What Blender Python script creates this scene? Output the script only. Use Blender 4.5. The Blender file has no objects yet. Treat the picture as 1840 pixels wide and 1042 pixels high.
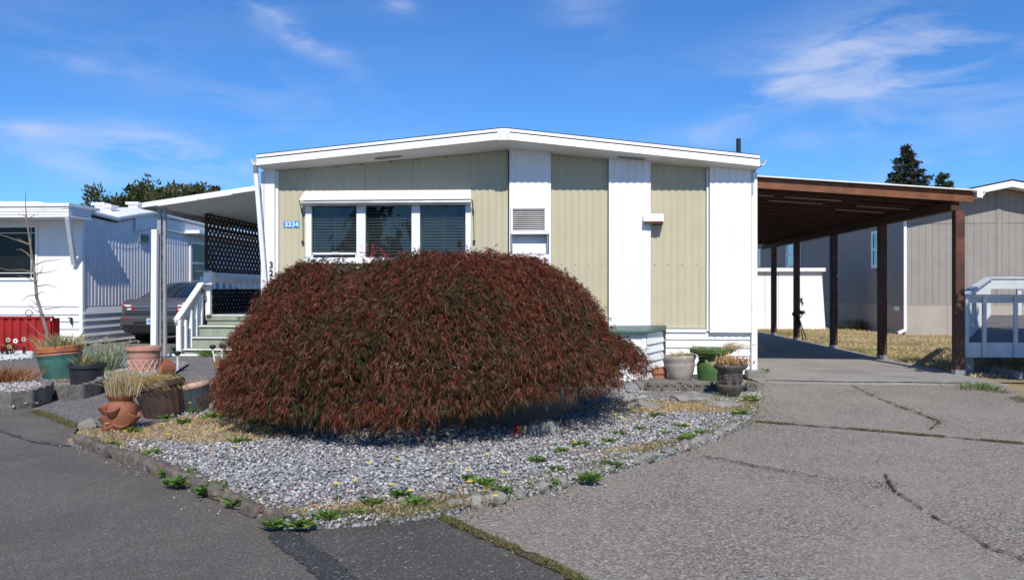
import bpy, bmesh, math, random
import numpy as np
from mathutils import Vector, Matrix, noise as mnoise
R = math.radians
random.seed(7); RNG = np.random.default_rng(7)
SC = bpy.context.scene; COL = SC.collection

# ---------------------------------------------------------------- camera, world, sun, exposure
TH = R(3.8); F = 1485.0; CX = 920.0; CY = 521.5; H = 1.3
cs, sn = math.cos(TH), math.sin(TH)
cam = bpy.data.cameras.new("camera"); camo = bpy.data.objects.new("camera", cam); COL.objects.link(camo)
camo.location = (0, 0, H); camo.rotation_euler = (R(90), 0, TH)
cam.sensor_width = 36; cam.lens = 36*F/1840; cam.clip_start = .05; cam.clip_end = 3000
SC.camera = camo
SUN_EL, SUN_AZ = R(43.2), R(8)          # sun behind the viewer, slightly to the right
sun = bpy.data.lights.new("sun", 'SUN'); suno = bpy.data.objects.new("sun", sun); COL.objects.link(suno)
sun.energy = 4.7; sun.angle = R(.5); sun.color = (1, .945, .85)
sdir = Vector((math.sin(SUN_AZ)*math.cos(SUN_EL), -math.cos(SUN_AZ)*math.cos(SUN_EL), math.sin(SUN_EL)))
suno.rotation_euler = sdir.to_track_quat('Z', 'Y').to_euler()
suno.location = (0, -5, 20)
SC.view_settings.view_transform = 'Standard'; SC.view_settings.look = 'None'
SC.view_settings.exposure = 0; SC.view_settings.gamma = 1; SC.view_settings.use_curve_mapping = False

def world():
    w = bpy.data.worlds.new("World"); SC.world = w; w.use_nodes = True
    nt = w.node_tree; N = nt.nodes; L = nt.links; N.clear()
    def n(t, **k):
        x = N.new(t)
        for a, b in k.items(): setattr(x, a, b)
        return x
    def m(op, a, b=None, c=None, clamp=False):
        x = n('ShaderNodeMath', operation=op); x.use_clamp = clamp
        for i, v in enumerate((a, b, c)):
            if v is None: continue
            if isinstance(v, (int, float)): x.inputs[i].default_value = v
            else: L.new(v, x.inputs[i])
        return x.outputs[0]
    out = n('ShaderNodeOutputWorld'); bg = n('ShaderNodeBackground'); bg.inputs[1].default_value = .115
    sky = n('ShaderNodeTexSky', sky_type='NISHITA', sun_disc=False)
    sky.sun_elevation = SUN_EL; sky.sun_rotation = math.pi - SUN_AZ
    sky.altitude = 300; sky.air_density = 1.0; sky.dust_density = .1; sky.ozone_density = 3.0
    tint = n('ShaderNodeMix', data_type='RGBA', blend_type='MULTIPLY'); tint.inputs[0].default_value = 1
    L.new(sky.outputs[0], tint.inputs[6]); tint.inputs[7].default_value = (.42, .79, 1.24, 1)
    tc = n('ShaderNodeTexCoord'); sp = n('ShaderNodeSeparateXYZ'); L.new(tc.outputs['Generated'], sp.inputs[0])
    az = m('ARCTAN2', sp.outputs[0], sp.outputs[1]); el = m('ARCSINE', sp.outputs[2])
    # wispy cirrus: stretched, warped noise gathered in patches
    cb = n('ShaderNodeCombineXYZ'); L.new(az, cb.inputs[0]); L.new(el, cb.inputs[1])
    mp = n('ShaderNodeMapping'); L.new(cb.outputs[0], mp.inputs[0]); mp.inputs['Rotation'].default_value = (0, 0, R(12)); mp.inputs['Scale'].default_value = (5, 19, 1)
    nz = n('ShaderNodeTexNoise'); nz.inputs['Scale'].default_value = 1.3; nz.inputs['Detail'].default_value = 9; nz.inputs['Roughness'].default_value = .58; nz.inputs['Distortion'].default_value = .45
    L.new(mp.outputs[0], nz.inputs['Vector'])
    wisps = m('MULTIPLY', m('SUBTRACT', nz.outputs[0], .40, clamp=True), 3.6)
    def blob(px, py, wx, wy, rot, s):
        u = px-CX; a0 = math.atan2(u*cs-F*sn, u*sn+F*cs); e0 = math.atan((CY-py)/math.hypot(F, u))
        dx = m('SUBTRACT', az, a0); dy = m('SUBTRACT', el, e0); c, q = math.cos(rot), math.sin(rot)
        rx = m('DIVIDE', m('ADD', m('MULTIPLY', dx, c), m('MULTIPLY', dy, q)), wx/F)
        ry = m('DIVIDE', m('SUBTRACT', m('MULTIPLY', dy, c), m('MULTIPLY', dx, q)), wy/F)
        d = m('ADD', m('MULTIPLY', rx, rx), m('MULTIPLY', ry, ry))
        return m('MULTIPLY', m('EXPONENT', m('MULTIPLY', d, -1.0)), s)
    tot = None
    for b in [(1560,100,190,50,R(2),1.25),(1400,155,150,26,R(28),.8),(1640,150,170,18,R(3),1.0),(1700,205,230,38,0,.5),(520,55,110,22,R(-28),.95),(300,262,110,26,R(-8),.9),(170,290,160,30,R(-6),.8),
              (430,310,170,16,R(-8),.5),(60,232,60,14,0,.5),(100,105,110,14,R(-8),.4),(1060,45,70,55,R(-30),.45),(720,10,28,10,0,.9),(1300,255,220,22,0,.4),(1690,300,90,22,R(12),.7),(500,200,420,60,R(-16),.28)]:
        v = blob(*b); tot = v if tot is None else m('ADD', tot, v)
    nb = n('ShaderNodeTexNoise'); nb.inputs['Scale'].default_value = 2.2; nb.inputs['Detail'].default_value = 2; L.new(tc.outputs['Generated'], nb.inputs['Vector'])
    base = m('MULTIPLY', m('SUBTRACT', nb.outputs[0], .45, clamp=True), .5)
    fac = m('MULTIPLY', m('ADD', tot, base), wisps, clamp=False); fac = m('MINIMUM', m('MULTIPLY', fac, .72), .62)
    mx = n('ShaderNodeMix', data_type='RGBA'); L.new(fac, mx.inputs[0]); L.new(tint.outputs[2], mx.inputs[6]); mx.inputs[7].default_value = (5.6, 6.2, 7.9, 1)
    L.new(mx.outputs[2], bg.inputs[0]); L.new(bg.outputs[0], out.inputs[0])
world()

# ---------------------------------------------------------------- pixel -> place helpers
def W(px, py, Y):
    u = px-CX; k = u*sn+F*cs
    return Vector(((u*cs-F*sn)/k*Y, Y, H+(CY-py)*Y/k))
def G(px, py, z=0.0):
    u = px-CX; t = (H-z)/(py-CY)
    return Vector(((u*cs-F*sn)*t, (u*sn+F*cs)*t, z))
def WX(px, Y): return W(px, CY, Y).x
def WZ(px, py, Y): return W(px, py, Y).z

# ---------------------------------------------------------------- materials
def mat(name, col, rough=.6, metal=0, var=.12, vscale=3, bump=0, bscale=40, col2=None, spec=.5, streak=None, speck=None, attr=None, stain=None, trans=0):
    mt = bpy.data.materials.new(name); mt.use_nodes = True; nt = mt.node_tree; N, L = nt.nodes, nt.links
    b = N['Principled BSDF']; b.inputs['Roughness'].default_value = rough; b.inputs['Metallic'].default_value = metal
    b.inputs['Specular IOR Level'].default_value = spec
    geo = N.new('ShaderNodeNewGeometry'); pos = geo.outputs['Position']
    def nz(scale, detail=4, rgh=.6, vec=pos, dist=0):
        x = N.new('ShaderNodeTexNoise'); x.inputs['Scale'].default_value = scale; x.inputs['Detail'].default_value = detail
        x.inputs['Roughness'].default_value = rgh; x.inputs['Distortion'].default_value = dist; L.new(vec, x.inputs['Vector']); return x.outputs[0]
    def ramp(v, a, b_, c0=(0,0,0,1), c1=(1,1,1,1)):
        x = N.new('ShaderNodeValToRGB'); x.color_ramp.elements[0].position = a; x.color_ramp.elements[1].position = b_
        x.color_ramp.elements[0].color = c0; x.color_ramp.elements[1].color = c1; L.new(v, x.inputs[0]); return x.outputs[0]
    def mix(f, a, b_, mode='MIX'):
        x = N.new('ShaderNodeMix'); x.data_type = 'RGBA'; x.blend_type = mode
        for i, v in ((0, f), (6, a), (7, b_)):
            if isinstance(v, (int, float)): x.inputs[i].default_value = v
            elif isinstance(v, tuple): x.inputs[i].default_value = v if len(v) == 4 else v+(1,)
            else: L.new(v, x.inputs[i])
        return x.outputs[2]
    c1 = tuple(col); c2 = tuple(col2) if col2 else tuple(max(0, v*(1-var*2.2)) for v in col)
    base = mix(ramp(nz(vscale), .32, .68), c2, c1)
    if attr:
        a = N.new('ShaderNodeVertexColor'); a.layer_name = attr; base = mix(1.0, base, a.outputs[0], 'MULTIPLY')
    if speck:                                   # list of (scale, amount-threshold, colour)
        for sc, th, cc in speck:
            v = N.new('ShaderNodeTexVoronoi'); v.inputs['Scale'].default_value = sc; L.new(pos, v.inputs['Vector'])
            s = N.new('ShaderNodeSeparateColor'); L.new(v.outputs['Color'], s.inputs[0])
            base = mix(ramp(s.outputs[0], th, th+.04), base, cc)
    if streak:                                  # (x scale, strength, colour) vertical streaks of grime
        mp = N.new('ShaderNodeMapping'); mp.inputs['Scale'].default_value = (streak[0], streak[0], .35); L.new(pos, mp.inputs[0])
        f = ramp(nz(1, 5, .65, mp.outputs[0]), .48, .8)
        x = N.new('ShaderNodeMath'); x.operation = 'MULTIPLY'; L.new(f, x.inputs[0]); x.inputs[1].default_value = streak[1]
        base = mix(x.outputs[0], base, streak[2])
    if stain:                                   # (scale, lo, hi, strength, colour)
        f = ramp(nz(stain[0], 6, .62, pos, .6), stain[1], stain[2])
        x = N.new('ShaderNodeMath'); x.operation = 'MULTIPLY'; L.new(f, x.inputs[0]); x.inputs[1].default_value = stain[3]
        base = mix(x.outputs[0], base, stain[4])
    L.new(base, b.inputs['Base Color'])
    if bump:
        bp = N.new('ShaderNodeBump'); bp.inputs['Strength'].default_value = min(1, bump); bp.inputs['Distance'].default_value = .01
        L.new(nz(bscale, 5, .7), bp.inputs['Height']); L.new(bp.outputs[0], b.inputs['Normal'])
    if trans:                                   # thin leaf
        t = N.new('ShaderNodeBsdfTranslucent'); ms = N.new('ShaderNodeMixShader'); ms.inputs[0].default_value = trans
        L.new(base, t.inputs[0]); L.new(b.outputs[0], ms.inputs[1]); L.new(t.outputs[0], ms.inputs[2]); L.new(ms.outputs[0], N['Material Output'].inputs[0])
    return mt
def glassmat(name, tint=(.02,.025,.03), alpha=.0, rough=.02, warp=0):
    mt = bpy.data.materials.new(name); mt.use_nodes = True; nt = mt.node_tree; N, L = nt.nodes, nt.links
    b = N['Principled BSDF']; b.inputs['Base Color'].default_value = tint+(1,); b.inputs['Roughness'].default_value = rough
    b.inputs['IOR'].default_value = 1.52; b.inputs['Specular IOR Level'].default_value = .8; b.inputs['Coat Weight'].default_value = .6; b.inputs['Coat Roughness'].default_value = .02
    if warp:
        g = N.new('ShaderNodeNewGeometry'); z = N.new('ShaderNodeTexNoise'); z.inputs['Scale'].default_value = 3.2; z.inputs['Detail'].default_value = 1
        L.new(g.outputs['Position'], z.inputs['Vector']); bp = N.new('ShaderNodeBump'); bp.inputs['Strength'].default_value = warp; bp.inputs['Distance'].default_value = .02
        L.new(z.outputs[0], bp.inputs['Height']); L.new(bp.outputs[0], b.inputs['Normal']); L.new(bp.outputs[0], b.inputs['Coat Normal'])
    if alpha:
        t = N.new('ShaderNodeBsdfTransparent'); t.inputs[0].default_value = (.8, .86, .86, 1); ms = N.new('ShaderNodeMixShader'); ms.inputs[0].default_value = alpha
        L.new(b.outputs[0], ms.inputs[1]); L.new(t.outputs[0], ms.inputs[2]); L.new(ms.outputs[0], N['Material Output'].inputs[0])
    return mt
M = {}
M['white'] = mat('white_paint', (.88,.88,.87), .45, var=.03, vscale=1.2, streak=(7,.24,(.60,.60,.56)), bump=.12, bscale=30)
M['white_trim'] = mat('white_trim', (.86,.86,.85), .4, var=.04, vscale=4, stain=(5,.6,.75,.35,(.45,.42,.37)))
M['tan'] = mat('tan_siding', (.52,.47,.32), .55, var=.04, vscale=1.5, streak=(16,.5,(.40,.365,.27)), stain=(.9,.5,.75,.3,(.47,.42,.30)), bump=.1, bscale=60)
M['soffit'] = mat('soffit_metal', (.72,.72,.70), .5, var=.05, streak=(3,.3,(.55,.54,.5)))
M['tar'] = mat('roof_tar', (.022,.022,.024), .85, bump=.4, bscale=60)
M['black'] = mat('black_plastic', (.02,.02,.022), .45)
M['iron'] = mat('dark_iron', (.03,.03,.032), .5, metal=.4)
M['alu'] = mat('grey_metal', (.42,.43,.43), .42, metal=.35, var=.08)
M['greymetal'] = mat('galvanised', (.5,.52,.54), .4, metal=.7)
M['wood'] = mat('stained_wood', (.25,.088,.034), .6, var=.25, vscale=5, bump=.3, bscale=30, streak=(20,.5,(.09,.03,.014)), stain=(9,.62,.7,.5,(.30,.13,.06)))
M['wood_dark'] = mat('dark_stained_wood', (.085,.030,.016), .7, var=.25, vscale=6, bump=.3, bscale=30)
M['post'] = mat('post_wood', (.10,.036,.02), .6, var=.25, vscale=4, bump=.3, bscale=30, stain=(4,.55,.7,.5,(.2,.085,.05)))
M['greysiding'] = mat('grey_siding', (.30,.275,.25), .7, var=.05, vscale=2, bump=.15, bscale=70, streak=(30,.2,(.26,.24,.22)))
M['greyskirt'] = mat('grey_skirting', (.40,.36,.31), .75, var=.06, vscale=2, bump=.2, bscale=50)
M['corr'] = mat('corrugated_white', (.76,.77,.79), .42, var=.05, vscale=2, streak=(4,.25,(.45,.47,.5)))
M['glass'] = glassmat('window_glass', alpha=.6, warp=.5)
M['glassdark'] = glassmat('dark_glass', (.012,.015,.018))
M['glassdim'] = mat('dim_glass', (.012,.013,.015), .12, var=.3, vscale=2, spec=.25)
M['blind'] = mat('blind_slats', (.85,.83,.78), .5)
M['room'] = mat('room_dark', (.03,.03,.03), .9)
M['curtain'] = mat('grey_curtain', (.12,.12,.12), .9)
M['teal'] = mat('teal_plastic', (.055,.17,.145), .45, var=.15, vscale=8, stain=(6,.5,.75,.3,(.12,.2,.17)))
M['greenlid'] = mat('green_metal', (.05,.13,.11), .45, var=.2, vscale=6)
M['terra'] = mat('terracotta', (.46,.19,.115), .75, var=.12, vscale=9, bump=.3, bscale=60, stain=(7,.55,.75,.35,(.52,.34,.27)))
M['terrapink'] = mat('pink_terracotta', (.50,.26,.19), .75, var=.12, vscale=8, bump=.3, bscale=50)
M['terradark'] = mat('clay_red', (.33,.115,.06), .7, var=.15, vscale=9, bump=.3, bscale=60, stain=(9,.5,.7,.45,(.2,.085,.055)))
M['orange'] = mat('orange_clay', (.50,.15,.05), .6, var=.15, vscale=8, stain=(11,.5,.6,.6,(.08,.09,.07)))
M['brown'] = mat('brown_plastic', (.075,.045,.035), .5, var=.15, vscale=6, stain=(5,.5,.8,.4,(.15,.10,.08)))
M['blackpot'] = mat('black_pot', (.022,.022,.028), .5, var=.1, vscale=7, stain=(6,.5,.8,.35,(.06,.06,.065)))
M['bluepot'] = mat('slate_pot', (.055,.07,.08), .38, var=.15, vscale=5, stain=(4,.55,.8,.5,(.16,.18,.2)))
M['pinkrim'] = mat('pink_rim', (.62,.40,.34), .6, var=.08)
M['greenpot'] = mat('green_glaze', (.07,.145,.035), .4, var=.15, vscale=6, stain=(5,.5,.8,.35,(.13,.25,.08)))
M['beigepot'] = mat('beige_clay', (.40,.35,.30), .75, var=.12, vscale=5, bump=.2, stain=(7,.5,.75,.35,(.55,.5,.45)))
M['urn'] = mat('urn_stone', (.125,.105,.09), .7, var=.25, vscale=10, bump=.5, bscale=50, stain=(8,.5,.7,.5,(.22,.2,.17)))
M['concrete'] = mat('old_concrete', (.25,.235,.21), .85, var=.2, vscale=6, bump=.7, bscale=60, stain=(5,.5,.7,.5,(.13,.12,.10)))
M['edging'] = mat('edging_concrete', (.20,.185,.165), .85, var=.25, vscale=8, bump=.8, bscale=50, stain=(9,.5,.7,.5,(.33,.31,.28)))
M['curb'] = mat('curb_stone', (.24,.205,.17), .9, var=.3, vscale=10, bump=1, bscale=45, stain=(7,.5,.66,.7,(.13,.075,.045)))
M['rock'] = mat('rock', (.32,.30,.27), .85, var=.2, vscale=8, bump=.7, bscale=40, stain=(10,.5,.7,.5,(.16,.15,.13)))
M['soil'] = mat('soil', (.085,.06,.042), .95, var=.3, vscale=14, bump=.8, bscale=60)
M['beddirt'] = mat('bed_dirt', (.17,.15,.13), .95, var=.3, vscale=9, bump=1, bscale=50, speck=[(55,.55,(.42,.43,.44)),(75,.75,(.24,.25,.27))])
M['red'] = mat('red_metal', (.42,.022,.018), .4, var=.2, vscale=4, streak=(9,.4,(.22,.02,.015)))
M['step'] = mat('step_green', (.32,.36,.28), .85, var=.1, vscale=4, bump=.5, bscale=80, speck=[(90,.8,(.2,.24,.18))])
M['carpaint'] = mat('grey_car_paint', (.13,.13,.14), .28, metal=.45, var=.03, spec=.7)
M['cardark'] = mat('car_trim', (.018,.018,.02), .45)
M['chrome'] = mat('chrome', (.75,.76,.78), .12, metal=1, var=.02)
M['redlens'] = mat('red_lens', (.42,.012,.015), .15, spec=.8)
M['whitelens'] = mat('white_lens', (.75,.72,.72), .15, spec=.8)
M['rubber'] = mat('rubber', (.02,.02,.02), .8)
M['plate'] = mat('plate_white', (.6,.66,.72), .4)
M['blue'] = mat('sign_blue', (.03,.27,.62), .4, var=.03)
M['pblue'] = mat('ring_blue', (.03,.04,.09), .4)
M['signwhite'] = mat('sign_white', (.85,.85,.85), .4, var=.01)
M['gold'] = mat('worn_gold', (.35,.30,.10), .5)
M['bark'] = mat('bark', (.10,.075,.055), .9, var=.3, vscale=14, bump=.8, bscale=40)
M['twig'] = mat('bare_twig', (.27,.22,.18), .85, var=.2, vscale=14)
M['deckgrey'] = mat('deck_floor', (.16,.15,.15), .8, var=.15, vscale=5, bump=.3)
M['deckwhite'] = mat('deck_white', (.58,.61,.63), .6, var=.08, vscale=5, bump=.2, stain=(8,.55,.7,.35,(.38,.38,.36)))
M['yellow'] = mat('yellow_petal', (.78,.60,.03), .6, var=.05)
M['pinkpetal'] = mat('pink_petal', (.6,.45,.40), .6)
def leafmat(name, c, t=.25, rough=.55): return mat(name, c, rough, var=.08, vscale=20, attr='tint', trans=t, spec=.35)
M['maple'] = leafmat('maple_leaf', (1,1,1), .22)
M['weed'] = leafmat('weed_leaf', (1,1,1), .25)
M['straw'] = leafmat('straw', (1,1,1), .2, .8)
M['ever'] = leafmat('evergreen_leaf', (1,1,1), .15, .7)
M['gravel'] = mat('gravel_stone', (1,1,1), .8, var=.12, vscale=60, attr='tint', bump=.2, bscale=120)
# flat ground
M['asphalt'] = mat('asphalt', (.172,.145,.116), .9, var=.10, vscale=1.3, bump=.9, bscale=130, speck=[(150,.84,(.24,.22,.20)),(110,.94,(.28,.26,.235)),(170,.80,(.065,.062,.062))], stain=(1.1,.45,.72,.75,(.095,.082,.068)))
M['asphalt_dark'] = mat('asphalt_patch', (.112,.095,.077), .9, var=.12, vscale=1.6, bump=.9, bscale=120, speck=[(130,.88,(.2,.19,.18)),(90,.965,(.42,.38,.34)),(150,.82,(.05,.05,.05))])
M['tarline'] = mat('tar_seal', (.05,.048,.047), .85, bump=1, bscale=90, speck=[(130,.85,(.13,.125,.12)),(90,.96,(.3,.28,.25))])
M['aggregate'] = mat('exposed_aggregate', (.295,.245,.183), .85, var=.1, vscale=.9, bump=1, bscale=90, speck=[(75,.62,(.33,.30,.265)),(95,.72,(.11,.10,.092)),(85,.88,(.48,.44,.39)),(60,.94,(.27,.17,.12))], stain=(.8,.42,.7,.6,(.36,.315,.255)))
M['slab'] = mat('smooth_concrete', (.36,.335,.30), .85, var=.1, vscale=1.2, bump=.3, bscale=70, speck=[(90,.9,(.24,.23,.21))], stain=(1.1,.5,.66,.55,(.20,.19,.175)))
M['pathagg'] = mat('pebble_path', (.17,.16,.15), .9, var=.12, vscale=1.5, bump=1, bscale=80, speck=[(60,.6,(.27,.255,.24)),(75,.75,(.09,.085,.085))])
M['ground'] = mat('dry_earth', (.40,.30,.16), .95, var=.2, vscale=1.2, bump=.8, bscale=30, stain=(.8,.5,.68,.6,(.12,.14,.05)))
M['crack'] = mat('crack_dirt', (.075,.055,.04), .95, var=.3, vscale=12, bump=1, bscale=60, stain=(14,.45,.6,.7,(.16,.09,.055)))

# ---------------------------------------------------------------- builders
ORG = {}
def tagit(o, label=None, cat=None, group=None, kind=None):
    if label: o['label'] = label
    if cat: o['category'] = cat
    if group: o['group'] = group
    if kind: o['kind'] = kind
    return o
def thing(name, loc, label, cat, group=None):
    o = bpy.data.objects.new(name, None); o.location = loc; o.empty_display_size = .1; COL.objects.link(o)
    ORG[o.name] = Vector(loc); return tagit(o, label, cat, group)
class MB:
    def __init__(s): s.v = []; s.f = []
    def add(s, vs, fs):
        b = len(s.v); s.v += [tuple(v) for v in vs]; s.f += [tuple(i+b for i in f) for f in fs]; return s
    def hexa(s, p): return s.add(p, [(0,3,2,1),(4,5,6,7),(0,1,5,4),(1,2,6,5),(2,3,7,6),(3,0,4,7)])
    def box(s, x0, x1, y0, y1, z0, z1):
        return s.hexa([(x0,y0,z0),(x1,y0,z0),(x1,y1,z0),(x0,y1,z0),(x0,y0,z1),(x1,y0,z1),(x1,y1,z1),(x0,y1,z1)])
    def bar(s, a, b, w, h, up=(0,0,1)):
        a, b = Vector(a), Vector(b); d = (b-a).normalized(); r = d.cross(Vector(up))
        if r.length < 1e-4: r = Vector((1,0,0))
        r.normalize(); u = r.cross(d); r *= w/2; u *= h/2
        return s.hexa([a-r-u, a+r-u, b+r-u, b-r-u, a-r+u, a+r+u, b+r+u, b-r+u])
    def tube(s, pts, rad, n=8, cap=True):
        pts = [Vector(p) for p in pts]; k = len(pts); rr = rad if isinstance(rad, (list, tuple)) else [rad]*k
        vs = []; fs = []; pr = None
        for i, p in enumerate(pts):
            d = (pts[min(i+1,k-1)]-pts[max(i-1,0)]).normalized()
            r = d.cross(Vector((0,0,1))) if abs(d.z) < .97 else d.cross(Vector((1,0,0)))
            r.normalize()
            if pr and r.dot(pr) < 0: r = -r
            pr = r; u = r.cross(d)
            for j in range(n):
                a = 2*math.pi*j/n; vs.append(p+(r*math.cos(a)+u*math.sin(a))*rr[i])
        for i in range(k-1):
            for j in range(n): fs.append((i*n+j, i*n+(j+1)%n, (i+1)*n+(j+1)%n, (i+1)*n+j))
        if cap: fs.append(tuple(range(n))[::-1]); fs.append(tuple((k-1)*n+j for j in range(n)))
        return s.add(vs, fs)
    def lathe(s, prof, n=32, c=(0,0,0), sx=1, sy=1, flute=None):
        vs = []; fs = []
        for (r, z) in prof:
            for j in range(n):
                a = 2*math.pi*j/n; q = r*(1+(flute(a, z) if flute else 0)); vs.append((c[0]+q*math.cos(a)*sx, c[1]+q*math.sin(a)*sy, c[2]+z))
        for i in range(len(prof)-1):
            for j in range(n): fs.append((i*n+j, i*n+(j+1)%n, (i+1)*n+(j+1)%n, (i+1)*n+j))
        if prof[0][0] > 1e-4: fs.append(tuple(range(n))[::-1])
        if prof[-1][0] > 1e-4: fs.append(tuple((len(prof)-1)*n+j for j in range(n)))
        return s.add(vs, fs)
    def prismz(s, poly, z0, z1):
        n = len(poly); z1s = z1 if isinstance(z1, (list, tuple)) else [z1]*n
        z0s = z0 if isinstance(z0, (list, tuple)) else [z0]*n
        vs = [(p[0], p[1], z0s[i]) for i, p in enumerate(poly)]+[(p[0], p[1], z1s[i]) for i, p in enumerate(poly)]
        return s.add(vs, [tuple(range(n))[::-1], tuple(range(n, 2*n))]+[(i, (i+1)%n, n+(i+1)%n, n+i) for i in range(n)])
    def prismy(s, poly, y0, y1):     # poly of (x, z)
        n = len(poly); vs = [(p[0], y0, p[1]) for p in poly]+[(p[0], y1, p[1]) for p in poly]
        return s.add(vs, [tuple(range(n)), tuple(range(n, 2*n))[::-1]]+[(i, n+i, n+(i+1)%n, (i+1)%n) for i in range(n)])
    def prismx(s, poly, x0, x1):     # poly of (y, z)
        n = len(poly); vs = [(x0, p[0], p[1]) for p in poly]+[(x1, p[0], p[1]) for p in poly]
        return s.add(vs, [tuple(range(n))[::-1], tuple(range(n, 2*n))]+[(i, (i+1)%n, n+(i+1)%n, n+i) for i in range(n)])
    def rot(s, M4, start=0):
        for i in range(start, len(s.v)): s.v[i] = tuple(M4 @ Vector(s.v[i]))
        return s
    def build(s, name, m, parent=None, label=None, smooth=False, bevel=0, kind=None, auto=None):
        o0 = ORG[parent.name] if parent else Vector((0,0,0))
        me = bpy.data.meshes.new(name)
        me.from_pydata([(v[0]-o0.x, v[1]-o0.y, v[2]-o0.z) for v in s.v], [], s.f); me.validate()
        bm = bmesh.new(); bm.from_mesh(me); bmesh.ops.recalc_face_normals(bm, faces=bm.faces); bm.to_mesh(me); bm.free()
        me.materials.append(M[m] if isinstance(m, str) else m)
        if smooth: me.polygons.foreach_set('use_smooth', [True]*len(me.polygons))
        o = bpy.data.objects.new(name, me); COL.objects.link(o)
        if parent: o.parent = parent
        ORG[o.name] = o0.copy()
        if smooth: me.set_sharp_from_angle(angle=R(auto or 40))
        if bevel:
            md = o.modifiers.new('bevel', 'BEVEL'); md.width = bevel; md.segments = 1; md.limit_method = 'ANGLE'
        if label: o['label'] = label
        if kind: o['kind'] = kind
        return o
def npmesh(name, V, Fc, m, parent=None, cols=None, kind=None, nper=4):
    """V (n,3) world, Fc (k,nper) ints, cols (k,3) per-face colour"""
    me = bpy.data.meshes.new(name); o0 = ORG[parent.name] if parent else Vector((0,0,0))
    V = np.asarray(V, dtype=np.float32)-np.array(o0, dtype=np.float32); Fc = np.asarray(Fc, dtype=np.int32); k = len(Fc)
    me.vertices.add(len(V)); me.vertices.foreach_set('co', V.ravel()); me.loops.add(k*nper); me.loops.foreach_set('vertex_index', Fc.ravel())
    me.polygons.add(k); me.polygons.foreach_set('loop_start', np.arange(0, k*nper, nper, dtype=np.int32)); me.update(calc_edges=True)
    me.materials.append(M[m])
    if cols is not None:
        a = me.color_attributes.new('tint', 'FLOAT_COLOR', 'CORNER')
        c = np.ones((k, nper, 4), dtype=np.float32); c[:, :, :3] = np.asarray(cols)[:, None, :]; a.data.foreach_set('color', c.ravel())
    o = bpy.data.objects.new(name, me); COL.objects.link(o)
    if parent: o.parent = parent
    ORG[o.name] = o0.copy()
    if kind: o['kind'] = kind
    return o
def unit(a): return a/np.maximum(np.linalg.norm(a, axis=-1, keepdims=True), 1e-9)
def blades(P, D, L, Wd, bend=None):
    """thin diamond blades: base P, direction D, length L, width Wd -> verts, faces"""
    n = len(P); D = unit(D); up = RNG.normal(size=(n,3)); S = unit(np.cross(D, up))*(Wd/2)[:, None]
    mid = P+D*(L*.4)[:, None]; tip = P+D*L[:, None]
    if bend is not None: tip = tip+bend; mid = mid+bend*.2
    V = np.stack([P, mid+S, tip, mid-S], 1).reshape(-1, 3); return V, np.arange(4*n).reshape(-1, 4)
def palette(n, cols, wts, jit=.2):
    c = np.array(cols)[RNG.choice(len(cols), n, p=np.array(wts)/sum(wts))]; return c*(1+RNG.uniform(-jit, jit, (n,1)))
def inpoly(P, poly):
    x, y = P[:,0], P[:,1]; r = np.zeros(len(P), bool); j = len(poly)-1
    for i in range(len(poly)):
        xi, yi = poly[i][:2]; xj, yj = poly[j][:2]
        c = ((yi > y) != (yj > y)) & (x < (xj-xi)*(y-yi)/((yj-yi) or 1e-9)+xi); r ^= c; j = i
    return r
def vnoise(P, s, seed=0.0): return np.array([mnoise.noise(Vector((p[0]*s+seed, p[1]*s, (p[2] if len(p) > 2 else 0)*s))) for p in P])
def text(s, size, loc, m, parent, name='numeral', extr=.003, rot=(R(90),0,0), align='CENTER', spacing=1.0, offset=.0):
    c = bpy.data.curves.new(name, 'FONT'); c.body = s; c.size = size; c.extrude = extr; c.align_x = align; c.align_y = 'CENTER'; c.space_character = spacing; c.offset = offset
    t = bpy.data.objects.new('tmp', c); COL.objects.link(t); bpy.context.view_layer.update()
    me = bpy.data.meshes.new_from_object(t.evaluated_get(bpy.context.evaluated_depsgraph_get())); bpy.data.objects.remove(t)
    me.name = name; me.materials.clear(); me.materials.append(M[m]); o = bpy.data.objects.new(name, me); COL.objects.link(o)
    o0 = ORG[parent.name]; o.parent = parent; o.location = Vector(loc)-o0; o.rotation_euler = rot; ORG[o.name] = o0; return o
def copytree(o, loc, rz=0, label=None):
    r = o.copy(); COL.objects.link(r); r.location = loc; r.rotation_euler = (0,0,rz)
    if label: r['label'] = label
    for ch in o.children:
        c = ch.copy(); COL.objects.link(c); c.parent = r
        for g in ch.children:
            d = g.copy(); COL.objects.link(d); d.parent = c
    return r

# ================================================================ SETTING: ground, road, driveway
def sheet(name, pts, z, m, th=.0):
    mb = MB(); P = [(p[0], p[1]) for p in pts]
    if th: mb.prismz(P, z-th, z)
    else: mb.add([(p[0], p[1], z) for p in P], [tuple(range(len(P)))])
    o = mb.build(name, m); o['kind'] = 'structure'; return o
sheet('ground', [(-900,-900),(900,-900),(900,1500),(-900,1500)], -.03, 'ground')
TL = [G(505,955), G(600,1042)]                                 # tar line between road and driveway patch
def ext(a, b, t): return (a[0]+(b[0]-a[0])*t, a[1]+(b[1]-a[1])*t)
tl_far = ext(TL[0], TL[1], 4.0)
BEDL = [G(120,797), G(200,822), G(300,858), G(400,903), G(505,950)]
BEDR = [G(600,948), G(700,940), G(800,926), G(870,908), G(1000,880), G(1100,850), G(1200,822), G(1290,790), G(1340,765), G(1362,738), G(1372,692)]
road = [(-60,-60), (6,-60), tl_far, TL[0], BEDL[4], BEDL[3], BEDL[2], BEDL[1], BEDL[0], G(140,768), G(90,748), G(48,734), G(-300,742), (-60,9.0)]
sheet('asphalt_road', road, 0.0, 'asphalt')
J0, J1 = G(790,928), G(1050,1042); j_far = ext(J0, J1, 5)
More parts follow.
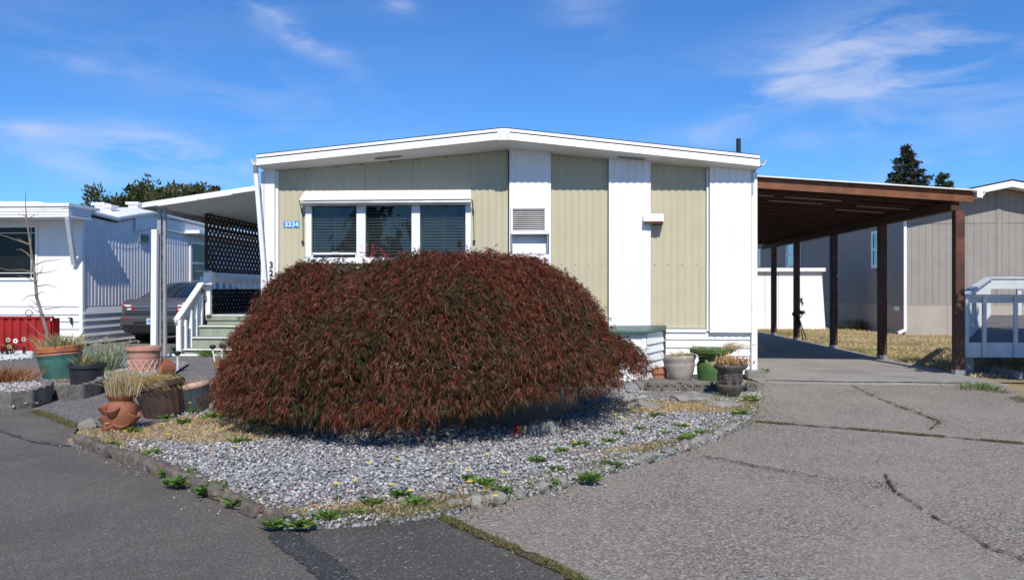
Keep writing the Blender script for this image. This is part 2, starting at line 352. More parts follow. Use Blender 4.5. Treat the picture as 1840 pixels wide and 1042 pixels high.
sheet('driveway_patch', [tl_far, (6,-60), (60,-60), j_far, J1, J0, BEDR[1], BEDR[0], BEDL[4], TL[0]], -.004, 'asphalt_dark')
xr = 5.6
sheet('driveway', [J0, J1, j_far, (60,-60), (60,3), (6.5,5), (xr-.2,9.9), (6.06,12.0), (6.06,26.5), (2.75,26.5), (2.75,12.2), BEDR[-1], BEDR[-2], BEDR[-3], BEDR[-4], BEDR[-5], BEDR[-6], BEDR[-7], BEDR[-8], BEDR[-9]], -.008, 'aggregate')
ys = G(1366,688).y
sheet('carport_slab', [(2.70,ys), (6.04,ys-.05), (6.04,26.4), (2.70,26.4)], .004, 'slab', .03)
sheet('neighbour_driveway', [(-60,9.0), G(-300,742), G(48,734), G(90,748), G(140,768), G(205,800), (-3.9,9.0), (-4.6,12.6), (-4.6,45), (-60,45)], -.010, 'pathagg')
sheet('lawn', [(6.10,12.2), (40,10), (60,60), (2,60), (2,26.6), (6.10,26.6)], -.012, 'ground')
# tar seal, joints and cracks: ragged thin strips of dirt lying in the gaps
def ribbon(name, pts, w, z, m, jag=.35, seed=1, step=.05):
    rnd = random.Random(seed); P = []
    for a, b in zip(pts[:-1], pts[1:]):
        n = max(2, int((Vector(b)-Vector(a)).length/step))
        for i in range(n): P.append(Vector(a).lerp(Vector(b), i/n))
    P.append(Vector(pts[-1])); vs = []; fs = []
    for i, p in enumerate(P):
        d = (P[min(i+1,len(P)-1)]-P[max(i-1,0)]); d.z = 0; d.normalize(); s = Vector((-d.y, d.x, 0))
        k = w*(.5+jag*(rnd.random()*2-1))*(min(1, i/3+.15) if jag else 1)*(min(1,(len(P)-1-i)/3+.15) if jag else 1)
        off = s*w*jag*(rnd.random()-.5)*1.2
        vs += [tuple(p+off+s*k)[:2]+(z,), tuple(p+off-s*k)[:2]+(z,)]
    for i in range(len(P)-1): fs.append((2*i, 2*i+1, 2*i+3, 2*i+2))
    o = MB().add(vs, fs).build(name, m); o['kind'] = 'structure'; return o
ribbon('tar_seal', [G(503,955), G(520,975), G(545,992), G(575,1012), G(610,1045), G(640,1075)], .15, .006, 'tarline', .07, 3, .018)
J_A = [G(790,926), G(850,955), G(930,988), G(1010,1025), G(1080,1062)]
J_B = [G(1352,757), G(1500,768), G(1680,783), G(1850,798)]
J_C = [G(1372,684), G(1500,687), G(1640,688), G(1745,690)]
ribbon('driveway_joint', J_A, .06, .003, 'crack', .35, 4)
ribbon('driveway_joint', J_B, .036, .003, 'crack', .3, 5)
ribbon('driveway_joint', J_C, .07, .009, 'crack', .3, 6)
C1 = [G(1262,820), G(1310,828), G(1370,840), G(1430,850), G(1508,862)]
C2 = [G(1665,918), G(1690,935), G(1735,955), G(1780,985), G(1830,1000), G(1850,1012)]
C3 = [G(1530,692), G(1570,712), G(1620,732), G(1650,742), G(1690,758), G(1670,772)]
ribbon('driveway_crack', C1, .011, .004, 'crack', .6, 7, .04); ribbon('driveway_crack', C2, .011, .004, 'crack', .7, 8, .04); ribbon('driveway_crack', C3, .014, .004, 'crack', .8, 9, .05)
ribbon('driveway_crack', [G(1590,850), G(1605,880), G(1660,915)], .012, .004, 'crack', .8, 10, .04)
ribbon('road_crack', [G(0,775), G(60,795), G(130,803)], .03, .004, 'tarline', .8, 11)

# ================================================================ MAIN MOBILE HOME
YW, YP = 12.6, 12.495
home = thing('mobile_home', (-.95, YW, 0), 'low pitched white and tan mobile home numbered 3234 behind the red maple', 'mobile home')
XL, XR = WX(468,YP), WX(1361,YP)
# roof front line (left, ridge, right)
RL, RM, RR = W(461,277.5,12.24), W(905,229.3,11.915), W(1365,278.5,12.27)
def zroof(x):
    if x < RM.x: t = (x-RL.x)/(RM.x-RL.x); return RL.z+(RM.z-RL.z)*t
    t = (x-RM.x)/(RR.x-RM.x); return RM.z+(RR.z-RM.z)*t
def zwall(x): return zroof(x)-.225
def roofband(name, m, a, b, fwd, back, ins=0.0, sides=(0,1)):
    for sd in sides:
        mb = MB(); A, B = (RL, RM) if sd == 0 else (RM, RR)
        A = A.copy(); B = B.copy()
        if sd == 0: A.x += ins
        else: B.x -= ins
        def q(P, dz, y): return (P.x, y, P.z-dz)
        mb.hexa([q(A,b,A.y-fwd), q(B,b,B.y-fwd), q(B,b,B.y+back if back < 5 else back), q(A,b,A.y+back if back < 5 else back),
                 q(A,a,A.y-fwd), q(B,a,B.y-fwd), q(B,a,B.y+back if back < 5 else back), q(A,a,A.y+back if back < 5 else back)])
        mb.build(name, m, home)
roofband('roofing', 'tar', 0, .014, .0, 31.0)
roofband('drip_edge', 'white_trim', .0145, .056, .012, .02)
roofband('drip_gap', 'tar', .0145, .19, -.022, 31.0, .01) if False else None
roofband('gap_strip', 'black', .056, .070, -.018, .03)
def fascia():
    # three long ribbed aluminium laps per side
    for sd in (0,1):
        A, B = (RL, RM) if sd == 0 else (RM, RR)
        for i in range(3):
            a = .070+i*.034; b = a+.0325; k = .004*i
            mb = MB(); mb.hexa([(A.x,A.y-.002-k,A.z-b),(B.x,B.y-.002-k,B.z-b),(B.x,B.y+.03,B.z-b),(A.x,A.y+.03,A.z-b),(A.x,A.y+.006-k,A.z-a),(B.x,B.y+.006-k,B.z-a),(B.x,B.y+.03,B.z-a),(A.x,A.y+.03,A.z-a)])
            mb.build('fascia', 'white_trim', home)
        n = 9; mb = MB()                 # soffit of narrow laps, dropping to the wall
        for i in range(n):
            t0, t1 = i/n, (i+1)/n
            def pt(P, t, dz=0): return (P.x, P.y+.01+(YW+.05-P.y)*t, P.z-.171-.05*t-dz)
            mb.add([pt(A,t0), pt(B,t0), pt(B,t1-.01,.006), pt(A,t1-.01,.006), pt(A,t1), pt(B,t1)], [(0,1,2,3),(3,2,5,4)])
        mb.build('soffit', 'soffit', home)
fascia()
# sides of roof slab, gutters with open ends
mb = MB(); mb.box(RM.x-.085, RM.x+.085, RM.y-.02, RM.y+.0, RM.z-.187, RM.z-.066)
rp = mb.build('ridge_cover', 'white_trim', home)
mb = MB()
for sx in (-.06, .06):
    for zz in (.09, .12, .15): mb.lathe([(0,0),(.006,0),(.006,.004),(0,.004)], 6, (0,0,0)).rot(Matrix.Translation((RM.x+sx, RM.y-.019, RM.z-zz)) @ Matrix.Rotation(R(90),4,'X'), len(mb.v)-24)
mb.build('screw', 'iron', home, kind='stuff')
for P, sg in ((RL, -1), (RR, 1)):
    prof = [(0,0),(0,-.07),(.05,-.085),(.085,-.05),(.10,0),(.093,0),(.08,-.045),(.048,-.075),(.007,-.062),(.007,0)]
    poly = [(P.x+sg*(x+.002), P.z-.07+z) for x, z in prof]
    MB().prismy(poly, P.y+.02, 31).build('gutter', 'white_trim', home)
# wall infill body
mb = MB(); mb.prismy([(XL+.03,.02),(XR-.03,.02),(XR-.03,zwall(XR)),(RM.x,zwall(RM.x)),(XL+.03,zwall(XL))], YW+.2, 30.5); mb.build('wall', 'white', home)
def ribpanel(x0, x1, z0, ztop, Y, m, name='wall_panel', period=.106, depth=.011, thick=.02, parent=None):
    n = max(2, int((x1-x0)/(period/6))); mb = MB(); vs = []; fs = []
    for i in range(n+1):
        x = x0+(x1-x0)*i/n; y = Y-depth*(.5+.5*math.cos(2*math.pi*x/period))
        zt = ztop(x) if callable(ztop) else ztop; vs += [(x,y,z0),(x,y,zt),(x,Y+thick,z0),(x,Y+thick,zt)]
    for i in range(n):
        a = 4*i; b = a+4; fs += [(a,b,b+1,a+1),(a+2,a+3,b+3,b+2),(a+1,b+1,b+3,a+3),(a,a+2,b+2,b)]
    fs += [(0,1,3,2),(4*n,4*n+2,4*n+3,4*n+1)]
    return mb.add(vs, fs).build(name, m, parent or home)
ZB = WZ(1230,590,YW)
seams = [502, 556, 657, 741, 843, 913]
wx0, wx1 = WX(549,YW), WX(844,YW); wz0, wz1 = WZ(700,466,YW), WZ(700,350,YW)
for a, b in zip(seams[:-1], seams[1:]):
    x0, x1 = WX(a,YW), WX(b,YW)-.004
    if x0 > wx0-.1 and x1 < wx1+.1 and a != 502:
        ribpanel(x0, x1, ZB, wz0-.01, YW, 'tan'); ribpanel(x0, x1, wz1, zwall, YW, 'tan')
    else: ribpanel(x0, x1, ZB, zwall, YW, 'tan')
for a, b in ((990.5,1092),(1170,1268)): ribpanel(WX(a,YW), WX(b,YW), ZB, zwall, YW, 'tan')
# white proud panels
def whitebox(a, b, z0, label=None, hole=None):
    x0, x1 = WX(a,YP), WX(b,YP)
    if hole:
        hx0, hx1, hz0, hz1 = hole
        MB().box(x0,hx0,YP+.003,YW-.009,z0,zwall(x0)-.0).build('pilaster_side','white',home)
        MB().box(hx1,x1,YP+.003,YW-.009,z0,zwall(x1)-.0).build('pilaster_side','white',home)
        ribpanel(hx0+.002, hx1-.002, hz1, lambda x: zwall(x)+.045, YP, 'white', 'white_panel'); ribpanel(hx0+.002, hx1-.002, z0, hz0, YP, 'white', 'white_panel')
        MB().box(hx0+.002,hx1-.002,YP+.021,YW-.009,hz1,hz1+.01).build('sill','white_trim',home)
    else:
        ribpanel(x0, x1, z0, lambda x: zwall(x)+.03, YP, 'white', 'white_panel', thick=YW-YP-.01)
ZW = WZ(1320,598,YP)
vx0, vx1 = WX(917,YP), WX(986.5,YP); vz0, vz1 = WZ(950,458,YP), WZ(950,373,YP)
whitebox(915, 990, ZB-.02, hole=(vx0, vx1, vz0, vz1))
whitebox(1094, 1169.5, ZB-.005)
whitebox(1275.5, 1350, ZW)
ribpanel(WX(475,YP), WX(493,YP), .1, lambda x: zwall(x)+.02, YP, 'white', 'corner_panel', thick=.08, depth=.002)
MB().box(WX(494,YW),WX(501.5,YW),YW-.04,YW+.0,.5,zwall(WX(498,YW))).build('corner_trim','white_trim',home,bevel=.004)
MB().box(WX(469,YP),WX(474,YP),YP-.004,YP+.12,.1,zwall(XL)).build('corner_trim','white_trim',home)
MB().box(WX(1268.8,YW),WX(1274.5,YP),YW-.05,YW+.01,ZB-.05,zwall(WX(1270,YW))).build('corner_trim','white_trim',home,bevel=.004)
MB().box(WX(1350.5,YP),WX(1361,YP),YP-.006,YP+.15,WZ(1355,672,YP),zwall(XR)).build('corner_post','white_trim',home,bevel=.005)
# screw heads on tan panels
mb = MB()
for a in (1009,1034,1058,1082,1177,1201,1226,1251):
    p = W(a,476,YW-.009); mb.box(p.x-.006,p.x+.006,p.y-.004,p.y,p.z-.006,p.z+.006)
for a in (552,606,649,701,751,802,845): 
    x = WX(a,YW-.03); z = zwall(x)-.0; mb.box(x-.008,x+.008,YW-.02,YW-.004,z-.022,z-.008)
mb.build('screw', 'iron', home, kind='stuff')
# skirting: horizontal laps
xs0, xs1 = WX(1196,YW), WX(1349.5,YW); zs = [ZW-.01, .555, .43, .31, .18, .03]
for a, b in zip(zs[:-1], zs[1:]):
    MB().hexa([(xs0,YW-.045,b+.006),(xs1,YW-.045,b+.006),(xs1,YW+.02,b+.006),(xs0,YW+.02,b+.006),(xs0,YW-.02,a),(xs1,YW-.02,a),(xs1,YW+.02,a),(xs0,YW+.02,a)]).build('skirting_board','white',home)
MB().box(WX(1196,YW),WX(1268,YW),YW-.055,YW+.0,ZB-.06,ZB-.012).build('skirting_rail','white_trim',home)
for i in range(4):
    z = .1+i*.14; MB().box(XL+.05,WX(1090,YW),YW-.03,YW+.02,z,z+.132).build('skirting_board','white',home)
# soffit vents
for px in (695, 1136):
    A = W(px, 278.5, 12.25); x = A.x; t = .55 if px < 900 else .5
    sl = (RM.z-RL.z)/(RM.x-RL.x) if px < 900 else (RR.z-RM.z)/(RR.x-RM.x)
    yf = RL.y+(RM.y-RL.y)*(x-RL.x)/(RM.x-RL.x) if px < 900 else RM.y+(RR.y-RM.y)*(x-RM.x)/(RR.x-RM.x)
    yy = yf+(YW-yf)*t; zc = zroof(x)-.171-.05*t-.012
    mb = MB(); pl = []
    for i in range(20):
        a = 2*math.pi*i/20; dx = .21*math.copysign(abs(math.cos(a))**.35, math.cos(a)); pl.append((x+dx, yy+.035*math.sin(a)))
    mb.prismz(pl, [zc-.008+(p[0]-x)*sl for p in pl], [zc+.012+(p[0]-x)*sl for p in pl]); v = mb.build('soffit_vent', 'alu', home)
    mb = MB()
    for i in range(3):
        y0 = yy-.02+i*.016; mb.hexa([(x-.18,y0,zc-.011-.18*sl),(x+.18,y0,zc-.011+.18*sl),(x+.18,y0+.008,zc-.011+.18*sl),(x-.18,y0+.008,zc-.011-.18*sl),(x-.18,y0,zc-.0075-.18*sl),(x+.18,y0,zc-.0075+.18*sl),(x+.18,y0+.008,zc-.0075+.18*sl),(x-.18,y0+.008,zc-.0075-.18*sl)])
    mb.build('vent_slot', 'black', v)
# main window
YF = YW-.035
win = MB()
fx = [549,559.5,640.5,656.5,739.5,754.5,836.5,846]; X = [WX(a,YF) for a in fx]; zt, zb = WZ(700,352,YF), WZ(700,463,YF); zbb = WZ(700,470,YF)
for i in (0,2,4,6): win.box(X[i],X[i+1],YF,YW+.02,zbb,zt)
for i in (1,3,5): win.box(X[i],X[i+1],YF+.002,YW+.02,zbb,zb); win.box(X[i],X[i+1],YF+.002,YW+.02,WZ(700,370,YF),zt)
wino = win.build('window', 'white_trim', home)
MB().box(X[0]-.03,X[-1]+.03,YF-.02,YF-.001,zbb-.03,zbb+.008).build('sill','white_trim',wino)
for n_, i in enumerate((1,3,5)):
    y = YW+.015; zt2 = WZ(700,370,YF); dy = (.010,.0,-.006)[n_]; MB().hexa([(X[i],y,zb),(X[i+1],y,zb),(X[i+1],y+.004,zb),(X[i],y+.004,zb),(X[i],y+dy,zt2),(X[i+1],y-dy*.5,zt2),(X[i+1],y-dy*.5+.004,zt2),(X[i],y+dy+.004,zt2)]).build('pane','glass',wino)
    mb = MB(); k = 0; z = WZ(700,371,YF)-.01
    while z > zb+.01:
        mb.hexa([(X[i]+.01,y+.030,z-.007),(X[i+1]-.01,y+.030,z-.007),(X[i+1]-.01,y+.068,z+.009),(X[i]+.01,y+.068,z+.009),(X[i]+.01,y+.030,z+.0045),(X[i+1]-.01,y+.030,z+.0045),(X[i+1]-.01,y+.068,z+.0115),(X[i]+.01,y+.068,z+.0115)])
        z -= .0447
    xm = (X[i]+X[i+1])/2; mb.box(xm-.003,xm+.003,y+.04,y+.043,zb,WZ(700,371,YF))
    mb.build('blind','blind',wino)
    MB().box(X[i],X[i+1],y+.13,y+.14,zb,zt-.05).build('backing','room',wino)
mb = MB(); zz = WZ(700,455.5,YF); mb.box(X[1]+.003,X[2]-.003,YF+.012,YF+.03,zz-.018,zz+.012); mb.box(X[1]+.003,X[1]+.02,YF+.012,YF+.03,zb,zz); mb.box(X[2]-.02,X[2]-.003,YF+.012,YF+.03,zb,zz); xm = (X[1]+X[2])/2+.02
mb.box(xm-.05,xm+.05,YF+.004,YF+.012,zz+.0,zz+.018); mb.build('sash','white_trim',wino)
# rolled awning above window
aw0, aw1 = WX(549,YW), WX(846,YW); za, zf_, zg = WZ(700,343.5,YW), WZ(700,359,12.46), WZ(700,368,12.44); ya = YW-.01
awn = MB().hexa([(aw0+.02,ya-.03,za-.03),(aw1-.02,ya-.03,za-.03),(aw1-.02,ya,za-.06),(aw0+.02,ya,za-.06),(aw0,ya-.02,za),(aw1,ya-.02,za),(aw1,ya,za),(aw0,ya,za)]).build('awning','white_trim',home)
for i in range(4):
    t0, t1 = i/4, (i+1)/4-.02
    y0, y1 = ya-.022-(.135)*t0, ya-.022-(.135)*t1; z0, z1 = za-(za-zf_)*t0, za-(za-zf_)*t1
    MB().hexa([(aw0-.0-.04*t0,y0,z0-.006),(aw1+.02*t0,y0,z0-.006),(aw1+.02*t1,y1,z1-.008),(aw0-.04*t1,y1,z1-.008),(aw0-.04*t0,y0,z0),(aw1+.02*t0,y0,z0),(aw1+.02*t1,y1,z1+.003),(aw0-.04*t1,y1,z1+.003)]).build('awning_slat','white_trim',awn)
MB().tube([(aw0-.03,12.45,(zf_+zg)/2-.01),(aw1+.02,12.45,(zf_+zg)/2-.01)], .034, 12).build('roller','greymetal',awn,smooth=True)
for x in (aw0-.05, aw1+.035):
    mb = MB(); mb.tube([(x,12.46,zf_-.01),(x+.02 if x < -2 else x+.01,12.52,zf_-.17),(x+.03 if x < -2 else x+.01,12.57,zf_-.22)], .009, 6)
    mb.tube([(x+.02 if x < -2 else x+.01,12.56,zf_-.2),(x+.02,12.57,zf_-.62)], .005, 6); mb.box(x+.0,x+.035,12.55,12.575,zf_-.66,zf_-.62)
    mb.build('awning_arm','black',awn)
# louvred vent window in white panel with recessed bay below
V = MB(); yv = YP-.02
a, b, c, d = WX(917.5,yv), WX(987,yv), WZ(950,373,yv), WZ(950,421.5,yv); oa, ob, oc, od = WX(921.5,yv), WX(978.5,yv), WZ(950,376,yv), WZ(950,415,yv)
V.box(a,oa,yv,YP+.03,d,c); V.box(ob,b,yv,YP+.03,d,c); V.box(oa,ob,yv+.001,YP+.03,oc,c); V.box(oa,ob,yv+.001,YP+.03,d,od)
vent = V.build('vent_window','white_trim',home,bevel=.003)
MB().box(oa,ob,YP+.06,YP+.065,od,oc).build('backing','room',vent)
n = 11
for i in range(n):
    z = od+(oc-od)*(i+.5)/n; MB().hexa([(oa+.003,YP-.0,z-.006),(ob-.003,YP-.0,z-.006),(ob-.003,YP+.04,z+.009),(oa+.003,YP+.04,z+.009),(oa+.003,YP-.0,z-.001),(ob-.003,YP-.0,z-.001),(ob-.003,YP+.04,z+.014),(oa+.003,YP+.04,z+.014)]).build('louvre','blind',vent)
mb = MB(); z0, z1 = WZ(950,458,YP), WZ(950,423,YP); mb.box(a+.01,a+.022,YP-.006,YW,z0,z1); mb.box(b-.034,b-.02,YP-.006,YW,z0,z1); mb.box(a+.023,b-.035,YP-.006,YW,z0,z0+.012); mb.box(a+.01,b-.02,YP-.006,YW,z1+.002,z1+.014)
mb.build('recess_frame','alu',home)
MB().box(a+.0,b-.0,YP+.125,YP+.13,z0-.05,z1+.05).build('recess_panel','white_trim',home,label='grey white sheet closing the recess under the louvred vent')
# wall lamp
A = W(1156,385,12.40); B = W(1192.5,404,12.40)
lamp = MB().hexa([(A.x,12.42,A.z-.045),(B.x,12.42,A.z-.045),(B.x,YP-.0,A.z-.04),(A.x,YP-.0,A.z-.04),(A.x,12.42,A.z-.012),(B.x,12.42,A.z-.012),(B.x,YP-.0,A.z+.02),(A.x,YP-.0,A.z+.02)])
lampo = MB().hexa([(A.x,12.36,A.z-.115),(B.x,12.36,A.z-.115),(B.x,YP-.01,A.z-.095),(A.x,YP-.01,A.z-.095),(A.x+.005,12.40,A.z-.005),(B.x-.005,12.40,A.z-.005),(B.x-.005,YP-.01,A.z+.01),(A.x+.005,YP-.01,A.z+.01)]).build('wall_lamp','white_trim',home,bevel=.004,label='boxy white lamp hood with brown underside on the wall')
MB().box(A.x+.02,B.x-.02,12.38,YP-.012,A.z-.14,A.z-.117).build('lamp_base','wood',lampo)
MB().box(WX(1171,YW),WX(1190,YW),YP-.005,YW-.01,A.z-.15,A.z-.05).build('lamp_arm','brown',lampo)
# house numbers
p = W(524,404,YW-.012); px0, px1 = WX(510,YW), WX(538,YW)
pl = MB().box(px0,px1,YW-.016,YW-.009,WZ(524,409.5,YW),WZ(524,398,YW)).build('number_plaque','blue',home)
text('3234', .105, (p.x,YW-.0165,p.z), 'signwhite', home, extr=.002, spacing=1.05, offset=.002)
for i, ch in enumerate('3234'):
    q = W(487.5, 477+i*14.6, YP-.006); text(ch, .135, (q.x,q.y-.006,q.z), 'gold' if i == 3 else 'black', home, extr=.004, offset=.003)
# roof pipe, rear vents
pp = W(1327,250,14.5); MB().tube([(pp.x,14.5,zroof(pp.x)-.05),(pp.x,14.5,pp.z)], .04, 12).build('vent_pipe','black',home,smooth=True)
# left downspout, slanting
mb = MB(); mb.bar(W(459,297,12.25),W(460,312,12.3),.06,.05,(0,1,0)); mb.build('downspout','alu',home)
MB().bar(W(460,312,12.3),W(484,610,12.42),.062,.05,(0,1,0)).build('downspout','white_trim',home,bevel=.006)
q = W(1357,300,12.3); MB().box(q.x-.012,q.x+.012,YP-.02,YP-.007,WZ(1357,350,YP),WZ(1357,302,YP)).build('bracket','alu',home)

# bay box with green lid against the skirting
bay = thing('utility_box', (WX(1150,11.9), 12.1, 0), 'white sided box with green metal lid beside the house, right of maple', 'utility box')
bp = [(WX(1050,11.75),12.55),(WX(1050,11.75),11.75),(WX(1160,11.75),11.75),(WX(1191,12.5),12.5),(WX(1191,12.5),12.55)]
zt = WZ(1150,601,11.75)
MB().prismz(bp, 0, zt).build('box_body','white',bay)
for i in range(5):
    z0 = .04+i*(zt-.06)/5; z1 = z0+(zt-.06)/5-.018; a, b = Vector((bp[2][0]+.02,bp[2][1]+.0,0)), Vector((bp[3][0]-.01,bp[3][1]-.03,0)); nn = Vector((b.y-a.y, -(b.x-a.x), 0)).normalized()
    o1, o2 = nn*.028, nn*.006
    MB().hexa([a+o1+Vector((0,0,z0)), b+o1+Vector((0,0,z0)), b+Vector((0,0,z0)), a+Vector((0,0,z0)), a+o2+Vector((0,0,z1)), b+o2+Vector((0,0,z1)), b+Vector((0,0,z1)), a+Vector((0,0,z1))]).build('siding_board','white',bay)
MB().box(bp[2][0]-.05,bp[2][0]+.012,11.735,11.79,0,zt-.001).build('corner_trim','white_trim',bay)
lp = [(bp[0][0],12.54),(bp[0][0],11.68),(bp[2][0]+.03,11.66),(bp[3][0]+.04,12.36),(bp[3][0]+.03,12.46)]
MB().prismz(lp, [zt+.03,zt+.002,zt+.002,zt+.04,zt+.05], [zt+.08,zt+.05,zt+.05,zt+.10,zt+.10]).build('lid','greenlid',bay,bevel=.01)

# ================================================================ CARPORT
YC = 13.05
cp = thing('carport', (5.75, YC, 0), 'brown stained timber carport with white roof edge right of the white home', 'carport')
cl, cr = W(1364,337.4,YC), W(1749,364,YC); cl.x = XR+.01
zc0, zc1 = cl.z, cr.z; sl = (zc1-zc0)/(cr.x-cl.x)
def zc(x): return zc0+(x-cl.x)*sl
def cross(y, h, m, name, w=.045, dz=0, x0=None, x1=None):
    x0 = cl.x if x0 is None else x0; x1 = cr.x if x1 is None else x1
    return MB().hexa([(x0,y-w/2,zc(x0)+dz),(x1,y-w/2,zc(x1)+dz),(x1,y+w/2,zc(x1)+dz),(x0,y+w/2,zc(x0)+dz),(x0,y-w/2,zc(x0)+dz+h),(x1,y-w/2,zc(x1)+dz+h),(x1,y+w/2,zc(x1)+dz+h),(x0,y+w/2,zc(x0)+dz+h)]).build(name, m, cp)
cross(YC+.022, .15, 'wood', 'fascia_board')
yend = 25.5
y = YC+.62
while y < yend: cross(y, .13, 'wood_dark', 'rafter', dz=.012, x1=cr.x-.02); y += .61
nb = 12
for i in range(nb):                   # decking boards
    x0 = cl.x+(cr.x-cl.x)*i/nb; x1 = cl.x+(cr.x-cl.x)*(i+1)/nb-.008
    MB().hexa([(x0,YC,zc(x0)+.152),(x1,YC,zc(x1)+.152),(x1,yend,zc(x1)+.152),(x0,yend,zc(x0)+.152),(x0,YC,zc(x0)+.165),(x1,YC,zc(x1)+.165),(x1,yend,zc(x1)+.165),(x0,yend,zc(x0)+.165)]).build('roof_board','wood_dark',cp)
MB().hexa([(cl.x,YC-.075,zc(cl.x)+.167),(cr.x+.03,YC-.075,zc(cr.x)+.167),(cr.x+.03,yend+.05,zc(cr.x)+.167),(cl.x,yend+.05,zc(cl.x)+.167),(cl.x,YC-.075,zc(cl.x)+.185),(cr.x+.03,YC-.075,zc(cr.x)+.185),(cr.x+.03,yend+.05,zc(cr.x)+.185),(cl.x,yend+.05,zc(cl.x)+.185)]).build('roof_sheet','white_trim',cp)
for (a, b, yy) in ((1410,1513,13.95),(1362,1391,13.93),(1382,1478,14.55),(1540,1635,14.5),(1502,1590,15.2)):  # pale grey strips across the underside of the roof
    MB().hexa([(WX(a,yy),yy,zc(WX(a,yy))+.0),(WX(b,yy),yy,zc(WX(b,yy))+.0),(WX(b,yy),yy+.03,zc(WX(b,yy))+.0),(WX(a,yy),yy+.03,zc(WX(a,yy))+.0),(WX(a,yy),yy,zc(WX(a,yy))+.011),(WX(b,yy),yy,zc(WX(b,yy))+.011),(WX(b,yy),yy+.03,zc(WX(b,yy))+.011),(WX(a,yy),yy+.03,zc(WX(a,yy))+.011)]).build('pale_strip','alu',cp)
posts = [G(1722,673), G(1592,645), G(1500,626), G(1433,611.5), G(1377,602.5)]
xb = 5.95
for i, g in enumerate(posts):
    x = g.x if i == 0 else xb; y = g.y; MB().box(x-.07,x+.07,y-.07,y+.07,.06,zc(x)-.135).build('post','post',cp,bevel=.008)
    MB().box(x-.075,x+.075,y-.075,y+.075,.004,.075).build('post_shoe','greymetal',cp)
for (ya_, yb_) in zip([YC+.06]+[g.y for g in posts[1:]], [g.y for g in posts[1:]]+[yend]):
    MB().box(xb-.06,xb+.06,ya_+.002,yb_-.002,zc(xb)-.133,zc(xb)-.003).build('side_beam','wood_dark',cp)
prof = [(0,0),(0,-.09),(.07,-.10),(.11,-.05),(.14,0),(.13,0),(.105,-.045),(.066,-.09),(.008,-.08),(.008,0)]
MB().prismy([(cr.x+.032+x_, zc(cr.x)+.165+z_) for x_, z_ in prof], YC-.05, yend).build('gutter','white_trim',cp)
mb = MB(); mb.box(cr.x+.03,cr.x+.13,YC-.02,YC+.0,zc(cr.x)+.06,zc(cr.x)+.16); mb.build('gutter_cap','white_trim',cp)
for i in (1,2,3):                      # little hooks on the posts
    g = posts[i]; mb = MB(); mb.tube([(g.x+.0,g.y-.075,1.62),(g.x+.015,g.y-.12,1.60),(g.x+.03,g.y-.115,1.67)], .010, 6); mb.build('hook','greymetal',cp)

# ================================================================ PORCH: canopy, steps, screen
XH = XL+.02
can = thing('porch_canopy', (-7.83, 15.3, 0), 'white aluminium porch canopy on ornate posts left of the numbered home', 'porch canopy')
pL, pR = W(257,366,15.3), W(466,334.5,15.3); pLb = W(257,377,15.3); hh = pL.z-pLb.z
ye = 27.0; zL, zR = pL.z, pR.z; xA, xB_ = pL.x, pR.x
def zk(x): return zL+(zR-zL)*(x-xA)/(xB_-xA)
def slab(x0, x1, y0, y1, d0, d1, name, m, parent=can, **k):
    return MB().hexa([(x0,y0,zk(x0)-d1),(x1,y0,zk(x1)-d1),(x1,y1,zk(x1)-d1),(x0,y1,zk(x0)-d1),(x0,y0,zk(x0)-d0),(x1,y0,zk(x1)-d0),(x1,y1,zk(x1)-d0),(x0,y1,zk(x0)-d0)]).build(name, m, parent, **k)
slab(xA, xB_, 15.3, ye, 0, .012, 'roof_sheet', 'white_trim')
slab(xA, xB_, 15.27, 15.298, -.008, .055, 'fascia', 'white_trim'); slab(xA, xB_-.0, 15.255, 15.30, .056, .085, 'fascia', 'white_trim')
slab(xA+.32, xA+1.1, 15.24, 15.30, .086, .105, 'fascia', 'white_trim', label='bent loose strip under the canopy edge')
slab(xA+1.12, xA+1.75, 15.25, 15.30, .086, .10, 'fascia', 'white_trim')
slab(xA-.03, xA-.001, 15.27, ye, -.01, .10, 'side_gutter', 'alu')
mb = MB(); nr = 56
for i in range(nr):                    # ribbed underside, ribs run across (parallel to the front)
    y0 = 15.32+(ye-15.32)*i/nr; y1 = 15.32+(ye-15.32)*(i+.45)/nr
    mb.hexa([(xA+.02,y0,zk(xA+.02)-.05),(xB_,y0,zk(xB_)-.05),(xB_,y1,zk(xB_)-.05),(xA+.02,y1,zk(xA+.02)-.05),(xA+.02,y0,zk(xA+.02)-.013),(xB_,y0,zk(xB_)-.013),(xB_,y1,zk(xB_)-.013),(xA+.02,y1,zk(xA+.02)-.013)])
mb.build('ceiling_rib', 'soffit', can, kind='stuff')
yq = 15.55
for a, b in ((283.5,290.5),(294,299)):
    x0, x1 = WX(a,yq), WX(b,yq); MB().box(x0,x1,yq-.035,yq+.03,0,zk(x0)-.09).build('post','alu',can,bevel=.004)
mb = MB(); xm = WX(292.3,yq); r = .045
for zc_ in (2.42, 2.62, 2.18, 1.92, 1.45, 1.2, .98, .62, .36):
    sgn = 1 if int(zc_*10) % 2 else -1
    pts = [(xm+sgn*.2*r*0+math.cos(t*.55)*r*(1-t*.055)*.9, yq, zc_+sgn*math.sin(t*.55)*r*1.5*(1-t*.055)+t*.004) for t in range(13)]
    mb.tube(pts, .008, 5)
    mb.tube([(xm-.03,yq,zc_-.1),(xm+.03,yq,zc_+.1)], .007, 5)
mb.build('scrollwork', 'iron', can)
MB().bar(W(278.5,413,15.4),W(277,632,15.4),.11,.09,(0,1,0)).build('downspout','white_trim',can,bevel=.006)
MB().bar(W(279,632,15.4),W(281,650,15.3),.09,.07,(0,1,0)).build('downspout','white_trim',can,bevel=.006)
